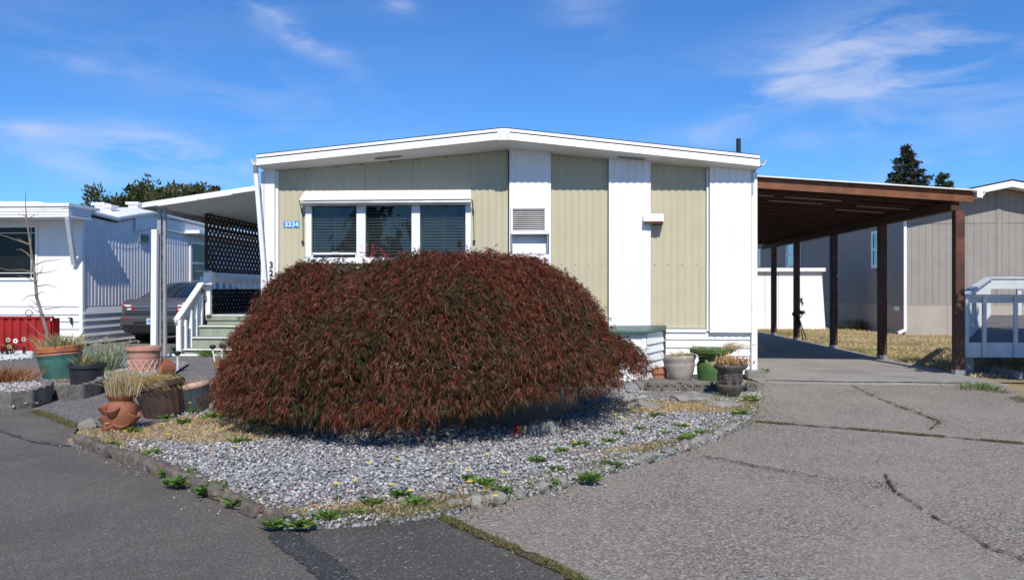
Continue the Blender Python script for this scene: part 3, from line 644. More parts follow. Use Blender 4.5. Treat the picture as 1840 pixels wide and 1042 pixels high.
# lattice screen along the porch's outer edge
scr = thing('lattice_screen', (-7.72, 18, 0), 'dark brown diamond lattice screen hanging under the porch canopy', 'lattice')
xs_ = -7.75; y0, y1 = 17.35, 25.6; zlo, zhi = WZ(365,487,17.35), zk(xs_)-.06
def lath(mb, dirn, pitch, w, x, ya, yb, za, zb_, t=.012):
    hgt = zb_-za; k = -hgt
    while k < (yb-ya):
        # line z = za + (y-(ya+k)) *dirn style, clipped
        if dirn > 0: a_ = (ya+k, za); b_ = (ya+k+hgt, zb_)
        else: a_ = (ya+k, zb_); b_ = (ya+k+hgt, za)
        (ay, az_), (by, bz) = a_, b_
        if ay < ya: t_ = (ya-ay)/(by-ay); az_ = az_+(bz-az_)*t_; ay = ya
        if by > yb: t_ = (yb-ay)/(by-ay); bz = az_+(bz-az_)*t_; by = yb
        if by-ay > .02: mb.bar((x,ay,az_),(x,by,bz),t,w,(1,0,0))
        k += pitch
M['lattice'] = mat('lattice_brown', (.06,.038,.028), .8, var=.2)
for dr in (1,-1):
    mb = MB(); lath(mb, dr, .20, .038, xs_+(.006 if dr > 0 else -.008), y0, y1, zlo, zhi); mb.build('lath','lattice',scr,kind='stuff')
for z in (zlo, (zlo*.25+zhi*.75), zhi-.0): MB().box(xs_-.02,xs_+.02,y0,y1,z-.03,z+.01).build('screen_rail','lattice',scr)
MB().box(xs_-.03,xs_+.03,y0-.04,y0-.002,zlo-.04,zhi).build('screen_post','lattice',scr)
bx = thing('rear_screen_wall', (-7, 24, 0), 'tan backing wall at the far end of the covered porch', 'porch wall')
MB().box(-7.7,XH,ye-.4,ye-.35,0,zR-.05).build('backing_panel','greyskirt',bx)
# steps and platform
st = thing('porch_steps', (-6.2, 16, 0), 'grey green porch steps with white handrail left of the maple', 'steps')
SX0, SX1 = -7.66, XH-.02
rise = [(17.1,.78),(16.72,.565),(16.38,.345),(16.05,.13)]
MB().box(SX0,SX1,17.1,24.5,.66,.776).build('platform','step',st)
for i, (yy, z) in enumerate(rise):
    nx = 17.1 if i == 0 else rise[i-1][0]
    MB().box(SX0+.02,SX1,yy+.03,(nx+.25 if i else 17.4),.0 if i == 3 else z-.25,z-.034).build('riser','step',st)
    MB().box(SX0,SX1,yy,nx+.028 if i else 17.13,z-.032,z).build('tread','step' if i not in (3,) else 'step',st)
    MB().box(SX0-.01,SX1,yy-.012,yy-.001,z-.03,z-.002).build('nosing','white_trim' if i == 3 else 'soffit',st)
MB().box(SX0-.3,SX1,15.85,15.95,.0,.035).build('edge_strip','white_trim',st)
def post(px, Y, z0, z1, w=.09, nm='newel', m='white'):
    x = WX(px,Y); return MB().box(x-w/2,x+w/2,Y-w/2,Y+w/2,z0,z1).build(nm, m, st, bevel=.005)
post(375, 17.05, .78, WZ(375,492,17.05), .10); post(322, 15.95, 0, WZ(322,575,15.95), .09)
h0, h1 = W(317,585,15.9), W(376,497,17.15)
MB().bar(h0, h1, .05, .19, (0,0,1)).build('handrail','deckwhite',st,bevel=.006)
MB().bar(h0+Vector((0,0,.11)), h1+Vector((0,0,.11)), .12, .03, (0,0,1)).build('rail_cap','white',st)
for px, Y in ((333,16.15),(343,16.4),(352,16.65),(361,16.9)):
    x = WX(px,Y); t = (Y-h0.y)/(h1.y-h0.y); zt_ = h0.z+(h1.z-h0.z)*t-.1; MB().box(x-.035,x+.035,Y-.03,Y+.03,.0 if Y < 16.3 else .1,zt_).build('baluster','white',st)
MB().box(SX0-.08,SX0+.02,17.0,24.4,WZ(372,500,17.05)-.07,WZ(372,500,17.05)+.03).build('top_rail','white',st)
yy = 17.2
while yy < 24.3:
    MB().box(SX0-.05,SX0-.02,yy,yy+.075,.74,WZ(372,500,17.05)-.071).build('picket','white',st); yy += .36
M['netblack'] = mat('black_mesh', (.012,.012,.012), .9)
zt_ = WZ(372,520,17.1)
for dr in (1,-1):
    mb = MB(); lath(mb, dr, .17, .048, SX0+(.008 if dr > 0 else .022), 17.18, 24.3, .785, zt_); mb.build('black_lattice','netblack',st,kind='stuff')
q = W(371,490,16.95)
MB().box(q.x-.02,q.x+.16,16.85,17.0,WZ(372,512,16.95),WZ(372,489,16.95)).build('rail_end_box','white',st,bevel=.005)
MB().lathe([(0,0),(.13,0),(.14,.025),(.12,.04),(0,.04)], 20, (W(362,490,16.9).x,16.9,WZ(362,489,16.9))).build('dish','alu',st,smooth=True)
MB().tube([(W(371,526,16.95).x-.03,16.93,WZ(371,526,16.95)),(W(371,526,16.95).x-.03,16.80,WZ(371,526,16.95)+.02)], [.02,.055], 12).build('lamp_cup','black',st)

# ================================================================ LEFT NEIGHBOUR
YN = 18.6; XN = WX(147,YN)
nh = thing('neighbour_home', (-14,YN,0), 'white corrugated mobile home with curved roof left of the parked car', 'mobile home')
# side wall: trapezoid ribs, top edge follows the eave
def Yat(px, X): # Y where plane X=const is seen at column px
    u = px-CX; return X/((u*cs-F*sn)/(u*sn+F*cs))
ev = [(124,372),(150,377),(205,391),(240,385),(272,381),(300,387),(365,403),(420,414)]
EV = [(Yat(a,XN), WZ(a,b,Yat(a,XN))) for a, b in ev]; 
EV[0] = (YN-.9, WZ(124,372,YN-.9))
def zev(y):
    for (a,za_),(b,zb_) in zip(EV[:-1],EV[1:]):
        if y <= b: return za_+(zb_-za_)*(y-a)/(b-a)
    return EV[-1][1]
zsk = WZ(152,551,YN)
mb = MB(); yy = YN; pit = .15; vs = []
while yy < 42:
    for o_, d_ in ((0,0),(.06,0),(.072,.014),(.138,.014)):
        vs.append((yy+o_, XN-.0+d_))
    yy += pit
vv = []; ff = []
for i, (y_, x_) in enumerate(vs):
    vv += [(x_,y_,zsk),(x_,y_,zev(min(y_,27.5))-.14)]
    if i: ff.append((2*i-2,2*i,2*i+1,2*i-1))
mb.add(vv, ff).build('corrugated_wall','corr',nh)
MB().box(-26,XN-.01,YN+.03,42,0.02,zsk).build('base','white',nh)
MB().box(-26,XN-.012,YN+.03,42,zsk,2.6).build('wall_core','white',nh)
# roof: eave edge strip + top
vv = []; ff = []; EVs = [(y_, z_) for y_, z_ in EV if y_ < 30]+[(42, EV[-1][1])]
for i, (y_, z_) in enumerate(EVs):
    vv += [(XN+.10,y_,z_-.05),(XN+.10,y_,z_+.0),(XN-.5,y_,z_+.12),(-20,y_,z_+.2),(XN+.10-.02,y_,z_-.05),(-20,y_,z_-.2)]
    if i:
        a = 6*i-6; b = 6*i; ff += [(a,b,b+1,a+1),(a+1,b+1,b+2,a+2),(a+2,b+2,b+3,a+3),(a,a+4,b+4,b),(a+4,a+5,b+5,b+4)]
ff.append((0,1,2,3,5,4)); MB().add(vv, ff).build('roof','white_trim',nh)
vv = []; ff = []
for i, (y_, z_) in enumerate(EVs):
    vv += [(XN+.115,y_,z_-.10),(XN+.115,y_,z_-.055)]
    if i: ff.append((2*i-2,2*i,2*i+1,2*i-1))
MB().add(vv, ff).build('eave_gutter','alu',nh)
vv = []; ff = []
for i, (y_, z_) in enumerate([e for e in EVs if e[0] > 20.5]):
    vv += [(XN+.045,y_,z_-.45),(XN+.045,y_,z_-.1)]
    if i: ff.append((2*i-2,2*i,2*i+1,2*i-1))
MB().add(vv, ff).build('eave_panel','corr',nh)
for (a, b) in ((172,184),(190,205),(233,246)):
    Y_ = 21.5 if a < 225 else 23; x0, x1 = WX(a-6,Y_), WX(b+4,Y_); zt1 = WZ(a,366 if a < 225 else 365,Y_)
    if a == 190: Y_ = 20.5; zt1 = WZ(a,370,Y_); x0, x1 = WX(186,Y_), WX(202,Y_)
    vb = MB().box(x0+.06,x1-.05,Y_,Y_+.25,2.5,zt1-.05).build('roof_vent','white_trim',nh)
    MB().box(x0,x1,Y_-.05,Y_+.3,zt1-.049,zt1+.02).build('vent_cap','white_trim',vb)
# skirting laps on side
zz = [zsk-.02, .72, .55, .38, .2, .03]
for a, b in zip(zz[:-1], zz[1:]):
    MB().hexa([(XN-.02,YN,b+.01),(XN+.05,YN,b+.01),(XN+.05,42,b+.01),(XN-.02,42,b+.01),(XN-.02,YN,a),(XN+.01,YN,a),(XN+.01,42,a),(XN-.02,42,a)]).build('skirting_board','corr',nh)
for a, b in zip(zz[:-1], zz[1:]):
    MB().hexa([(-26,YN-.03,b+.01),(XN-.06,YN-.03,b+.01),(XN-.06,YN+.02,b+.01),(-26,YN+.02,b+.01),(-26,YN,a),(XN-.06,YN,a),(XN-.06,YN+.02,a),(-26,YN+.02,a)]).build('skirting_board','white',nh)
MB().box(-26,XN-.06,YN-.012,YN+.03,zsk+.0,3.02).build('wall','white',nh)
MB().box(XN-.055,XN+.035,YN-.03,YN+.07,.3,zev(YN)-.2).build('downspout','white_trim',nh,bevel=.006)
MB().bar((XN-.01,YN,.32),(XN-.12,YN-.12,.05),.09,.08,(0,1,0)).build('downspout','white_trim',nh)
# front overhang box (ribbed fascia) and brace
yo = YN-.9; xo = WX(123,yo); z1_, z0_ = WZ(60,370,yo), WZ(60,390.5,yo)
for i in range(4):
    z_ = z0_+(WZ(60,371,yo)-z0_)*i/4; z__ = z0_+(WZ(60,371,yo)-z0_)*(i+1)/4-.008
    MB().hexa([(-26,yo-.0,z_),(xo,yo-.0,z_),(xo,YN-.02,z_),(-26,YN-.02,z_),(-26,yo+.015,z__),(xo,yo+.015,z__),(xo,YN-.02,z__),(-26,YN-.02,z__)]).build('fascia_lap','white_trim',nh)
MB().box(-26,xo+.03,yo-.03,YN+.3,z1_-.02,z1_+.05).build('roof_edge','white_trim',nh)
MB().bar((xo-.05,yo+.06,z0_),(XN-.14,YN-.07,WZ(138,475,YN)),.11,.09,(1,0,0)).build('brace','white',nh)
# front window
x1 = WX(69,YN); z0_, z1_ = WZ(40,501,YN), WZ(40,408,YN)
fr = MB(); fr.box(-14.6,x1,YN-.05,YN-.014,z0_-.04,z0_+.02); fr.box(-14.6,x1,YN-.05,YN-.014,z1_-.02,z1_+.04); fr.box(x1-.05,x1,YN-.048,YN-.014,z0_+.02,z1_-.02)
wf = fr.build('window','white_trim',nh)
MB().box(-14.6,x1-.051,YN-.03,YN-.026,z0_+.02,z1_-.02).build('pane','glassdim',wf)
mb = MB(); [mb.box(-14.6+.0+i*.09,-14.6+.05+i*.09,YN-.0255,YN-.0245,z0_+.02,z1_-.2) for i in range(22)]; mb.build('curtain','curtain',wf)
mb = MB(); mb.box(-14.6,x1-.06,YN-.04,YN-.031,z1_-.16,z1_-.14); mb.box(-14.6,x1-.06,YN-.04,YN-.031,z0_+.12,z0_+.14); mb.box(x1-.16,x1-.145,YN-.04,YN-.031,z0_+.02,z1_-.02); mb.build('muntin','soffit',wf)
# side windows
Y0, Y1 = Yat(248,XN), Yat(266,XN); MB().box(XN+.02,XN+.05,Y0,Y1,WZ(257,436,(Y0+Y1)/2),WZ(257,420,(Y0+Y1)/2)).build('window','alu',nh)
MB().box(XN+.051,XN+.056,Y0+.06,Y1-.06,WZ(257,434,(Y0+Y1)/2),WZ(257,423,(Y0+Y1)/2)).build('pane','glassdim',nh)
Y0, Y1 = Yat(339,XN), Yat(385,XN); Ym = Y0
w2 = MB().box(XN+.02,XN+.06,Y0,Y1,WZ(345,506,Ym),WZ(345,434,Ym)).build('window','white_trim',nh)
MB().box(XN+.061,XN+.066,Y0+.12,Y1-.1,WZ(345,470,Ym),WZ(345,438,Ym)-.0).build('pane','glassdim',w2); MB().box(XN+.061,XN+.066,Y0+.12,Y1-.1,WZ(345,503,Ym),WZ(345,474,Ym)).build('pane','glassdim',w2)
Y0 = Yat(329,XN); MB().box(XN+.03,XN+.5,Y0,Y0+6,WZ(335,420,Y0),WZ(335,414,Y0)).build('door_hood','white_trim',nh)
mb = MB(); q = W(127,573,YN-.05); mb.box(q.x-.04,q.x+.03,YN-.1,YN-.03,q.z-.0,q.z+.03); mb.box(q.x+.02,q.x+.05,YN-.09,YN-.05,q.z-.14,q.z+.02); mb.build('tap','iron',nh)

# red corrugated raised bed
rb = thing('raised_bed', (-11,16.4,0), 'red corrugated metal raised bed against the left neighbour home', 'planter')
rx1 = WX(94,16.4); zt_ = WZ(50,572,16.4); vv = []; ff = []; x = rx1
pts = []
while x > -13.5: pts += [(x,0),(x-.07,0),(x-.09,.035),(x-.15,.035)]; x -= .17
for i, (x_, d_) in enumerate(pts):
    vv += [(x_,16.35+d_,0),(x_,16.35+d_,zt_)]
    if i: ff.append((2*i-2,2*i,2*i+1,2*i-1))
MB().add(vv, ff).build('side_sheet','red',rb)
MB().box(-13.5,rx1+.03,16.33,16.37+.05,zt_,zt_+.04).build('rim','red',rb); MB().box(rx1-.01,rx1+.02,16.40,16.62,0,zt_).build('side_sheet','red',rb)
MB().box(-13.5,rx1-.02,16.45,16.62,0,zt_-.06).build('soil','soil',rb)
# metal flower ornament
fo = thing('metal_flower_ornament', G(15,640), 'dark metal ornament with painted flowers in front of the red raised bed', 'garden ornament')
base = G(20,641); mb = MB()
fl = [(15,611,'pinkpetal'),(28,613,'signwhite'),(43,610,'pinkpetal'),(17,623,'gold'),(3,622,'red'),(35,622,'red')]
for px, py, _ in fl: q = W(px,py,base.y-.1); mb.tube([(base.x,base.y,.0),((base.x+q.x)/2,base.y-.05,q.z*.6),(q.x,q.y+.02,q.z)], .012, 5)
for i in range(60):
    a = random.uniform(-.45,.45); mb.box(base.x+a,base.x+a+.05,base.y-.08,base.y-.06,random.uniform(.02,.33),random.uniform(.34,.38)*.5+.02) if i < 10 else None
mb.build('stem','iron',fo)
for px, py, m_ in fl:
    q = W(px,py,base.y-.12); mb = MB()
    for k in range(5):
        a = 2*math.pi*k/5; c = Vector((q.x+.028*math.cos(a),q.y,q.z+.026*math.sin(a)))
        s = len(mb.v); mb.lathe([(0,0),(.022,0),(.024,.006),(0,.01)], 8, (0,0,0)); mb.rot(Matrix.Translation(c) @ Matrix.Rotation(R(90),4,'X'), s)
    f_ = mb.build('flower',m_,fo); s = MB(); s.lathe([(0,0),(.016,0),(.012,.012),(0,.014)], 8); s.rot(Matrix.Translation((q.x,q.y-.008,q.z)) @ Matrix.Rotation(R(90),4,'X')); s.build('flower_centre','black',f_)
# ring ornaments on a stake
sk = thing('ring_stake', G(74,632), 'blue garden stake with two rings behind the teal pot', 'garden stake')
q = G(74,632); MB().tube([q,(q.x,q.y,W(76,572,q.y).z)], .018, 8).build('stake','pblue',sk)
for px, py in ((52,563),(60,578)):
    c = W(px,py,q.y); mb = MB(); mb.tube([(c.x+.075*math.cos(a*.349),c.y,c.z+.065*math.sin(a*.349)) for a in range(19)], .009, 6, False); mb.build('ring','pblue',sk)
    MB().tube([(c.x,c.y,c.z),(q.x,q.y,c.z+.02)], .004, 4).build('ring_arm','pblue',sk)

# ================================================================ CAR
def build_car():
    L_, Wd = 5.0, 1.88
    g = G(275,617); cx_ = -9.93; y0 = 19.35
    car = thing('parked_car', (cx_, y0, 0), 'dark grey saloon car parked between the neighbour home and the porch steps', 'car')
    # rear at y=0 (toward the viewer), front at y=L
    st_ = [(0,.72,.42,.98),(.03,.84,.34,1.03),(.12,.90,.26,1.08),(.5,.935,.22,1.10),(1.0,.94,.20,1.09),(1.8,.94,.2,1.06),(3.0,.94,.2,1.03),(3.8,.93,.2,.99),(4.5,.9,.22,.88),(4.85,.82,.28,.74),(4.98,.70,.36,.62)]
    prof = [(0,0),(.7,0),(.93,.05),(1.0,.25),(.995,.55),(.98,.78),(.92,.93),(.8,.985),(.4,1.0),(0,1.005)]
    vs = []; fs = []; n = len(prof)
    full = prof+[(-a,b) for a, b in prof[-2:0:-1]]; m_ = len(full)
    for (y, hw, zl, zh) in st_:
        for (a, b) in full: vs.append((cx_+a*hw, y0+y, zl+(zh-zl)*b))
    for i in range(len(st_)-1):
        for j in range(m_): fs.append((i*m_+j, i*m_+(j+1)%m_, (i+1)*m_+(j+1)%m_, (i+1)*m_+j))
    fs += [tuple(range(m_)), tuple((len(st_)-1)*m_+j for j in range(m_))]
    body = MB().add(vs, fs).build('body','carpaint',car,smooth=True,auto=50)
    # cabin: glass loft + roof skin + pillars
    cab = [(.72,.80,.70,1.05),(1.25,.80,.64,1.33),(1.75,.80,.60,1.48),(2.4,.80,.58,1.52),(3.0,.80,.57,1.49),(3.55,.80,.60,1.30),(4.0,.80,.66,1.04)]
    def cabin(off, rng, part):
        vs = []; fs = []
        for (y, w0, w1, z) in cab:
            zb = 1.03; zz = max(z, zb+.005); k = (zz-zb)/.49; wt = .86-.26*k+off
            vs += [(cx_-.88-off,y0+y,zb),(cx_-wt,y0+y,zz-.03+off),(cx_-wt*.7,y0+y,zz+off),(cx_+wt*.7,y0+y,zz+off),(cx_+wt,y0+y,zz-.03+off),(cx_+.88+off,y0+y,zb)]
        for i in range(len(cab)-1):
            for j in range(5):
                if (i, j) in rng: fs.append((i*6+j, i*6+j+1, i*6+6+j+1, i*6+6+j))
        return vs, fs
    allf = {(i, j) for i in range(6) for j in range(5)}
    roof = {(i, j) for i in (2,3) for j in (1,2,3)} | {(i,j) for i in (1,4) for j in (1,3)} | {(0,1),(0,3)} | {(0,0),(0,4),(5,0),(5,4)}
    v, f = cabin(0, allf-roof, 0); MB().add(v, f).build('window_glass','glassdark',car,smooth=True)
    v, f = cabin(.004, roof, 0); MB().add(v, f).build('roof','carpaint',car,smooth=True,auto=60)
    zb = y0-.012
    MB().hexa([(cx_-.76,zb-.02,.72),(cx_+.76,zb-.02,.72),(cx_+.76,zb+.06,.72),(cx_-.76,zb+.06,.72),(cx_-.72,zb-.0,.80),(cx_+.72,zb-.0,.80),(cx_+.72,zb+.06,.80),(cx_-.72,zb+.06,.80)]).build('trunk_recess','cardark',car)
    MB().hexa([(cx_-.86,y0-.05,.33),(cx_+.86,y0-.05,.33),(cx_+.93,y0+.45,.33),(cx_-.93,y0+.45,.33),(cx_-.86,y0-.09,.66),(cx_+.86,y0-.09,.66),(cx_+.935,y0+.45,.64),(cx_-.935,y0+.45,.64)]).build('bumper','carpaint',car,bevel=.05)
    MB().hexa([(cx_-.72,y0-.08,.28),(cx_+.72,y0-.08,.28),(cx_+.72,y0+.3,.28),(cx_-.72,y0+.3,.28),(cx_-.78,y0-.10,.46),(cx_+.78,y0-.10,.46),(cx_+.78,y0+.3,.46),(cx_-.78,y0+.3,.46)]).build('diffuser','cardark',car)
    MB().box(cx_-.5,cx_+.5,y0-.075,y0-.05,.485,.61).build('plate_recess','cardark',car)
    MB().box(cx_-.155,cx_+.155,y0-.108,y0-.10,.47,.62).build('license_plate','plate',car,label='pale blue and white licence plate')
    MB().box(cx_-.12,cx_+.12,y0-.1095,y0-.1085,.52,.57).build('plate_print','blue',car)
    MB().box(cx_-.7,cx_+.7,y0-.03,y0+.0,.885,.905).build('chrome_strip','chrome',car)
    s = MB(); s.lathe([(0,0),(.07,0),(.06,.012),(0,.016)], 20, sx=1, sy=.45); s.rot(Matrix.Translation((cx_,y0-.03,.895)) @ Matrix.Rotation(R(90),4,'X')); s.build('badge','blue',car)
    for sg in (-1,1):
        tl = MB().hexa([(cx_+sg*.50,y0-.025,.78),(cx_+sg*.86,y0+.06,.76),(cx_+sg*.86,y0+.2,.76),(cx_+sg*.5,y0+.1,.78),(cx_+sg*.58,y0-.02,.97),(cx_+sg*.87,y0+.07,.99),(cx_+sg*.87,y0+.2,.99),(cx_+sg*.58,y0+.1,.97)]).build('taillight','redlens',car,bevel=.015)
        for z in (.815,.90): MB().hexa([(cx_+sg*.58,y0-.032,z),(cx_+sg*.80,y0+.03,z),(cx_+sg*.80,y0+.08,z),(cx_+sg*.58,y0+.04,z),(cx_+sg*.58,y0-.032,z+.045),(cx_+sg*.80,y0+.03,z+.05),(cx_+sg*.80,y0+.08,z+.05),(cx_+sg*.58,y0+.04,z+.045)]).build('reverse_lens','whitelens',tl)
        MB().box(cx_+sg*.68-.1,cx_+sg*.68+.1,y0-.094,y0-.085,.585,.61).build('reflector','redlens',car)
        s = MB(); s.tube([(cx_+sg*.66,y0-.10,.335),(cx_+sg*.66,y0+.12,.335)], .05, 14); s.build('exhaust','chrome',car)
        s = MB(); s.tube([(cx_+sg*.66,y0-.103,.335),(cx_+sg*.66,y0-.1005,.335)], .04, 14); s.build('exhaust_bore','black',car)
        for yy in (1.05, 3.95):
            w = MB(); w.tube([(cx_+sg*.70,y0+yy,.34),(cx_+sg*.93,y0+yy,.34)], .34, 24); wo = w.build('wheel','rubber',car,smooth=True)
            r_ = MB(); r_.tube([(cx_+sg*.925,y0+yy,.34),(cx_+sg*.94,y0+yy,.34)], .22, 16); r_.build('rim','chrome',wo)
        MB().box(cx_+sg*.99-.09,cx_+sg*.99+.09,y0+3.3,y0+3.4,1.02,1.14).build('mirror','carpaint',car,bevel=.03)
    MB().box(cx_-.8,cx_+.8,y0+.4,y0+4.6,.2,.3).build('underbody','cardark',car)
build_car()

# ================================================================ RIGHT: grey home, shed, deck
YG = 24.8; XG = WX(1626,YG)
gh = thing('grey_home', (XG,YG,0), 'grey board sided home with white gable trim behind the carport', 'house')
ap = W(1819,324,YG-.62)
def zg_(x): return ap.z-abs(x-ap.x)*.205
zsk2 = WZ(1650,549,YG); x = XG; i = 0; XG1 = ap.x+(ap.x-XG)
zband = WZ(1700,402,YG)
while x < XG1:
    x2 = min(x+.195, XG1); mb = MB()
    mb.prismy([(x,zsk2),(x2-.006,zsk2),(x2-.006,zband-.012),(x,zband-.012)], YG, YG+.03); mb.build('siding_board','greysiding',gh)
    MB().prismy([(x,zband),(x2-.006,zband),(x2-.006,zg_(x2-.006)-.17),(x,zg_(x)-.17)], YG, YG+.03).build('siding_board','greysiding',gh)
    x = x2
M['groove'] = mat('groove', (.19,.175,.16), .9)
MB().prismy([(XG+.01,0),(XG1,0),(XG1,zg_(XG1)-.2),(ap.x,ap.z-.2),(XG+.01,zg_(XG)-.2)], YG+.031, YG+.06).build('wall_core','groove',gh)
MB().prismy([(XG+.03,0),(XG1,0),(XG1,zg_(XG)-.3),(XG+.03,zg_(XG)-.3)], YG+.1, 61.9).build('wall','groove',gh)
xc = WX(1795,YG); MB().box(xc-.06,xc+.06,YG-.02,YG-.002,zsk2,zg_(xc)-.17).build('seam_trim','greysiding',gh)
xs = XG
while xs < XG1: MB().box(xs,min(xs+1.2,XG1)-.008,YG-.02,YG+.03,-.02,zsk2-.004).build('skirting_panel','greyskirt',gh); xs += 1.2
ze_ = zg_(XG)-.20
# long left wall: joined boards, foreshortened
mb = MB(); y = YG+.0
while y < 62: mb.box(XG-.0,XG+.03,y,y+.185,zsk2,ze_); y += .2
mb.build('side_boards','greysiding',gh,kind='stuff')
y = YG
while y < 60: MB().box(XG-.02,XG+.03,y,y+1.19,-.02,zsk2-.004).build('skirting_panel','greyskirt',gh); y += 1.2
# roof
for sg in (-1,1):
    xe = ap.x+sg*(ap.x-XG+.35)
    MB().hexa([(ap.x,YG-.62,ap.z-.02),(xe,YG-.62,zg_(xe)-.02),(xe,62,zg_(xe)-.02),(ap.x,62,ap.z-.02),(ap.x,YG-.64,ap.z+.02),(xe,YG-.64,zg_(xe)+.02),(xe,62,zg_(xe)+.02),(ap.x,62,ap.z+.02)]).build('roof','tar',gh)
    MB().hexa([(ap.x,YG-.62,ap.z-.19),(xe,YG-.62,zg_(xe)-.19),(xe,YG-.59,zg_(xe)-.19),(ap.x,YG-.59,ap.z-.19),(ap.x,YG-.62,ap.z-.021),(xe,YG-.62,zg_(xe)-.021),(xe,YG-.59,zg_(xe)-.021),(ap.x,YG-.59,ap.z-.021)]).build('bargeboard','white_trim',gh)
    MB().hexa([(ap.x,YG-.589,ap.z-.15),(xe,YG-.589,zg_(xe)-.15),(xe,YG-.001,zg_(xe)-.15),(ap.x,YG-.001,ap.z-.15),(ap.x,YG-.589,ap.z-.14),(xe,YG-.589,zg_(xe)-.14),(xe,YG-.001,zg_(xe)-.14),(ap.x,YG-.001,ap.z-.14)]).build('soffit','soffit',gh)
MB().box(XG-.30,XG-.0,YG,62,ze_+.01,ze_+.04).build('eave_soffit','soffit',gh)
MB().box(XG-.05,XG+.03,YG-.06,YG-.022,.12,zg_(XG)-.22).build('downspout','white_trim',gh)
MB().bar((XG-.01,YG-.04,.14),(XG-.22,YG-.06,.05),.08,.08,(0,1,0)).build('downspout','white_trim',gh)
for a, b, py0, py1 in ((1568,1585.5,415,482),(1414,1440,425,480),(1362,1368,440,480)):
    Y1_, Y0_ = Yat(a,XG), Yat(b,XG); Ym = (Y0_+Y1_)/2; z0, z1 = WZ((a+b)/2,py1,Ym), WZ((a+b)/2,py0,Ym); z1 = min(z1, 3.4)
    w_ = MB(); w_.box(XG-.05,XG-.001,Y0_,Y1_,z0,z0+.1); w_.box(XG-.05,XG-.001,Y0_,Y1_,z1-.1,z1); w_.box(XG-.05,XG-.001,Y0_,Y0_+.15,z0+.1,z1-.1); w_.box(XG-.05,XG-.001,Y1_-.15,Y1_,z0+.1,z1-.1); w_.box(XG-.045,XG-.001,Y0_+.15,Y1_-.15,(z0+z1)/2-.04,(z0+z1)/2+.04)
    wo = w_.build('window','white_trim',gh); MB().box(XG-.03,XG-.02,Y0_+.15,Y1_-.15,z0+.1,z1-.1).build('pane','glassdark',wo)
Yv = Yat(1619,XG); MB().box(XG-.05,XG-.021,Yv,Yat(1612,XG)+.1,WZ(1617,559,Yv),WZ(1617,551,Yv)).build('vent','white_trim',gh)
q = G(1510,577)
MB().box(q.x-.08,q.x+.08,q.y-.05,q.y+.05,0,WZ(1508,520,q.y)).build('utility_post','white_trim',None); _p = bpy.data.objects['utility_post']; tagit(_p, 'thin white utility post standing beside the grey home wall', 'post')
tagit(MB().tube([G(1565,584),(G(1565,584).x,G(1565,584).y,.95)], .03, 8).build('grey_pipe','soffit'), 'thin pale pipe standing in the weeds by the grey wall', 'pipe')
# shed
YS = 28.0; sx1 = WX(1484,YS)
sh = thing('garden_shed', (7.5,YS,0), 'small white panelled shed with flat roof seen through the carport', 'shed')
xp = [WX(1330,YS), WX(1375,YS), WX(1399,YS), WX(1436,YS), sx1]; zt_ = WZ(1440,489,YS)
for a, b in zip(xp[:-1], xp[1:]):
    e = .0 if b != sx1 else -.12
    MB().prismy([(a,-.02),(b-.012,-.02),(b-.012+e,zt_),(a,zt_)], YS, YS+.05).build('wall_panel','white',sh)
MB().box(xp[0],sx1-.14,YS+.06,YS+2,0,zt_-.01).build('shed_body','white',sh)
MB().box(xp[0],sx1-.05,YS-.15,YS+2.1,zt_+.01,zt_+.13).build('roof_slab','white_trim',sh)
q = W(1440,541,YS-.02); mb = MB(); mb.tube([(q.x,q.y,q.z),(q.x+.05,q.y-.05,q.z-.1)], .02, 6); mb.box(q.x-.03,q.x+.03,q.y-.02,q.y,q.z-.02,q.z+.1); mb.build('latch','iron',sh)
# tripod sprinkler / stand by post four
g = G(1443,612); ts = thing('tool_stand', g, 'black and red tripod stand leaning by the fourth carport post', 'tripod stand')
hd = W(1434,563,g.y); MB().tube([g,(g.x-.1,g.y,hd.z-.12),(hd.x,g.y,hd.z)], .014, 6).build('leg','iron',ts)
MB().tube([W(1424,565,g.y-.1),W(1446,561,g.y-.1)], .045, 8).build('head','black',ts)
mb = MB()
for a, b in (((1437,558),(1444,562)),((1444,562),(1436,574)),((1437,556),(1432,565)),((1436,574),(1433,562))): mb.tube([W(*a,g.y-.12),W(*b,g.y-.12)], .014, 6)
mb.build('red_rod','red',ts)
for a in (.12,-.16): MB().tube([(g.x+a,g.y+.1,0),(hd.x,g.y,hd.z-.05)], .012, 6).build('leg','iron',ts)
# deck
dk = thing('neighbour_deck', (6.3,13.2,0), 'white railed wooden deck at the right edge beside the carport post', 'deck')
YD = 13.25; dx0 = WX(1729,YD); dz = WZ(1780,617,YD)
dL = [(dx0,YD,dz),(8.45,17.2,.80)]; run = Vector((8.45-dx0,17.2-YD,.80-dz))
for i in range(16):     # floor boards across the ramp
    t0, t1 = i/16, (i+1)/16-.006; a = Vector(dL[0])+run*t0; b = Vector(dL[0])+run*t1
    MB().hexa([(a.x+.03,a.y,a.z-.04),(12.5,a.y,a.z-.04),(12.5,b.y,b.z-.04),(b.x+.03,b.y,b.z-.04),(a.x+.03,a.y,a.z),(12.5,a.y,a.z),(12.5,b.y,b.z),(b.x+.03,b.y,b.z)]).build('floor_board','deckgrey',dk)
MB().box(dx0,12.5,YD-.05,YD-.005,WZ(1780,642,YD),dz+.012).build('rim_board','deckwhite',dk)
zr = WZ(1780,533,YD)
MB().box(dx0-.02,12.5,YD-.075,YD+.01,zr-.005,zr+.03).build('rail_cap','deckwhite',dk); MB().box(dx0,12.5,YD-.05,YD-.012,zr-.10,zr-.007).build('top_rail','deckwhite',dk)
x = dx0; k = 0
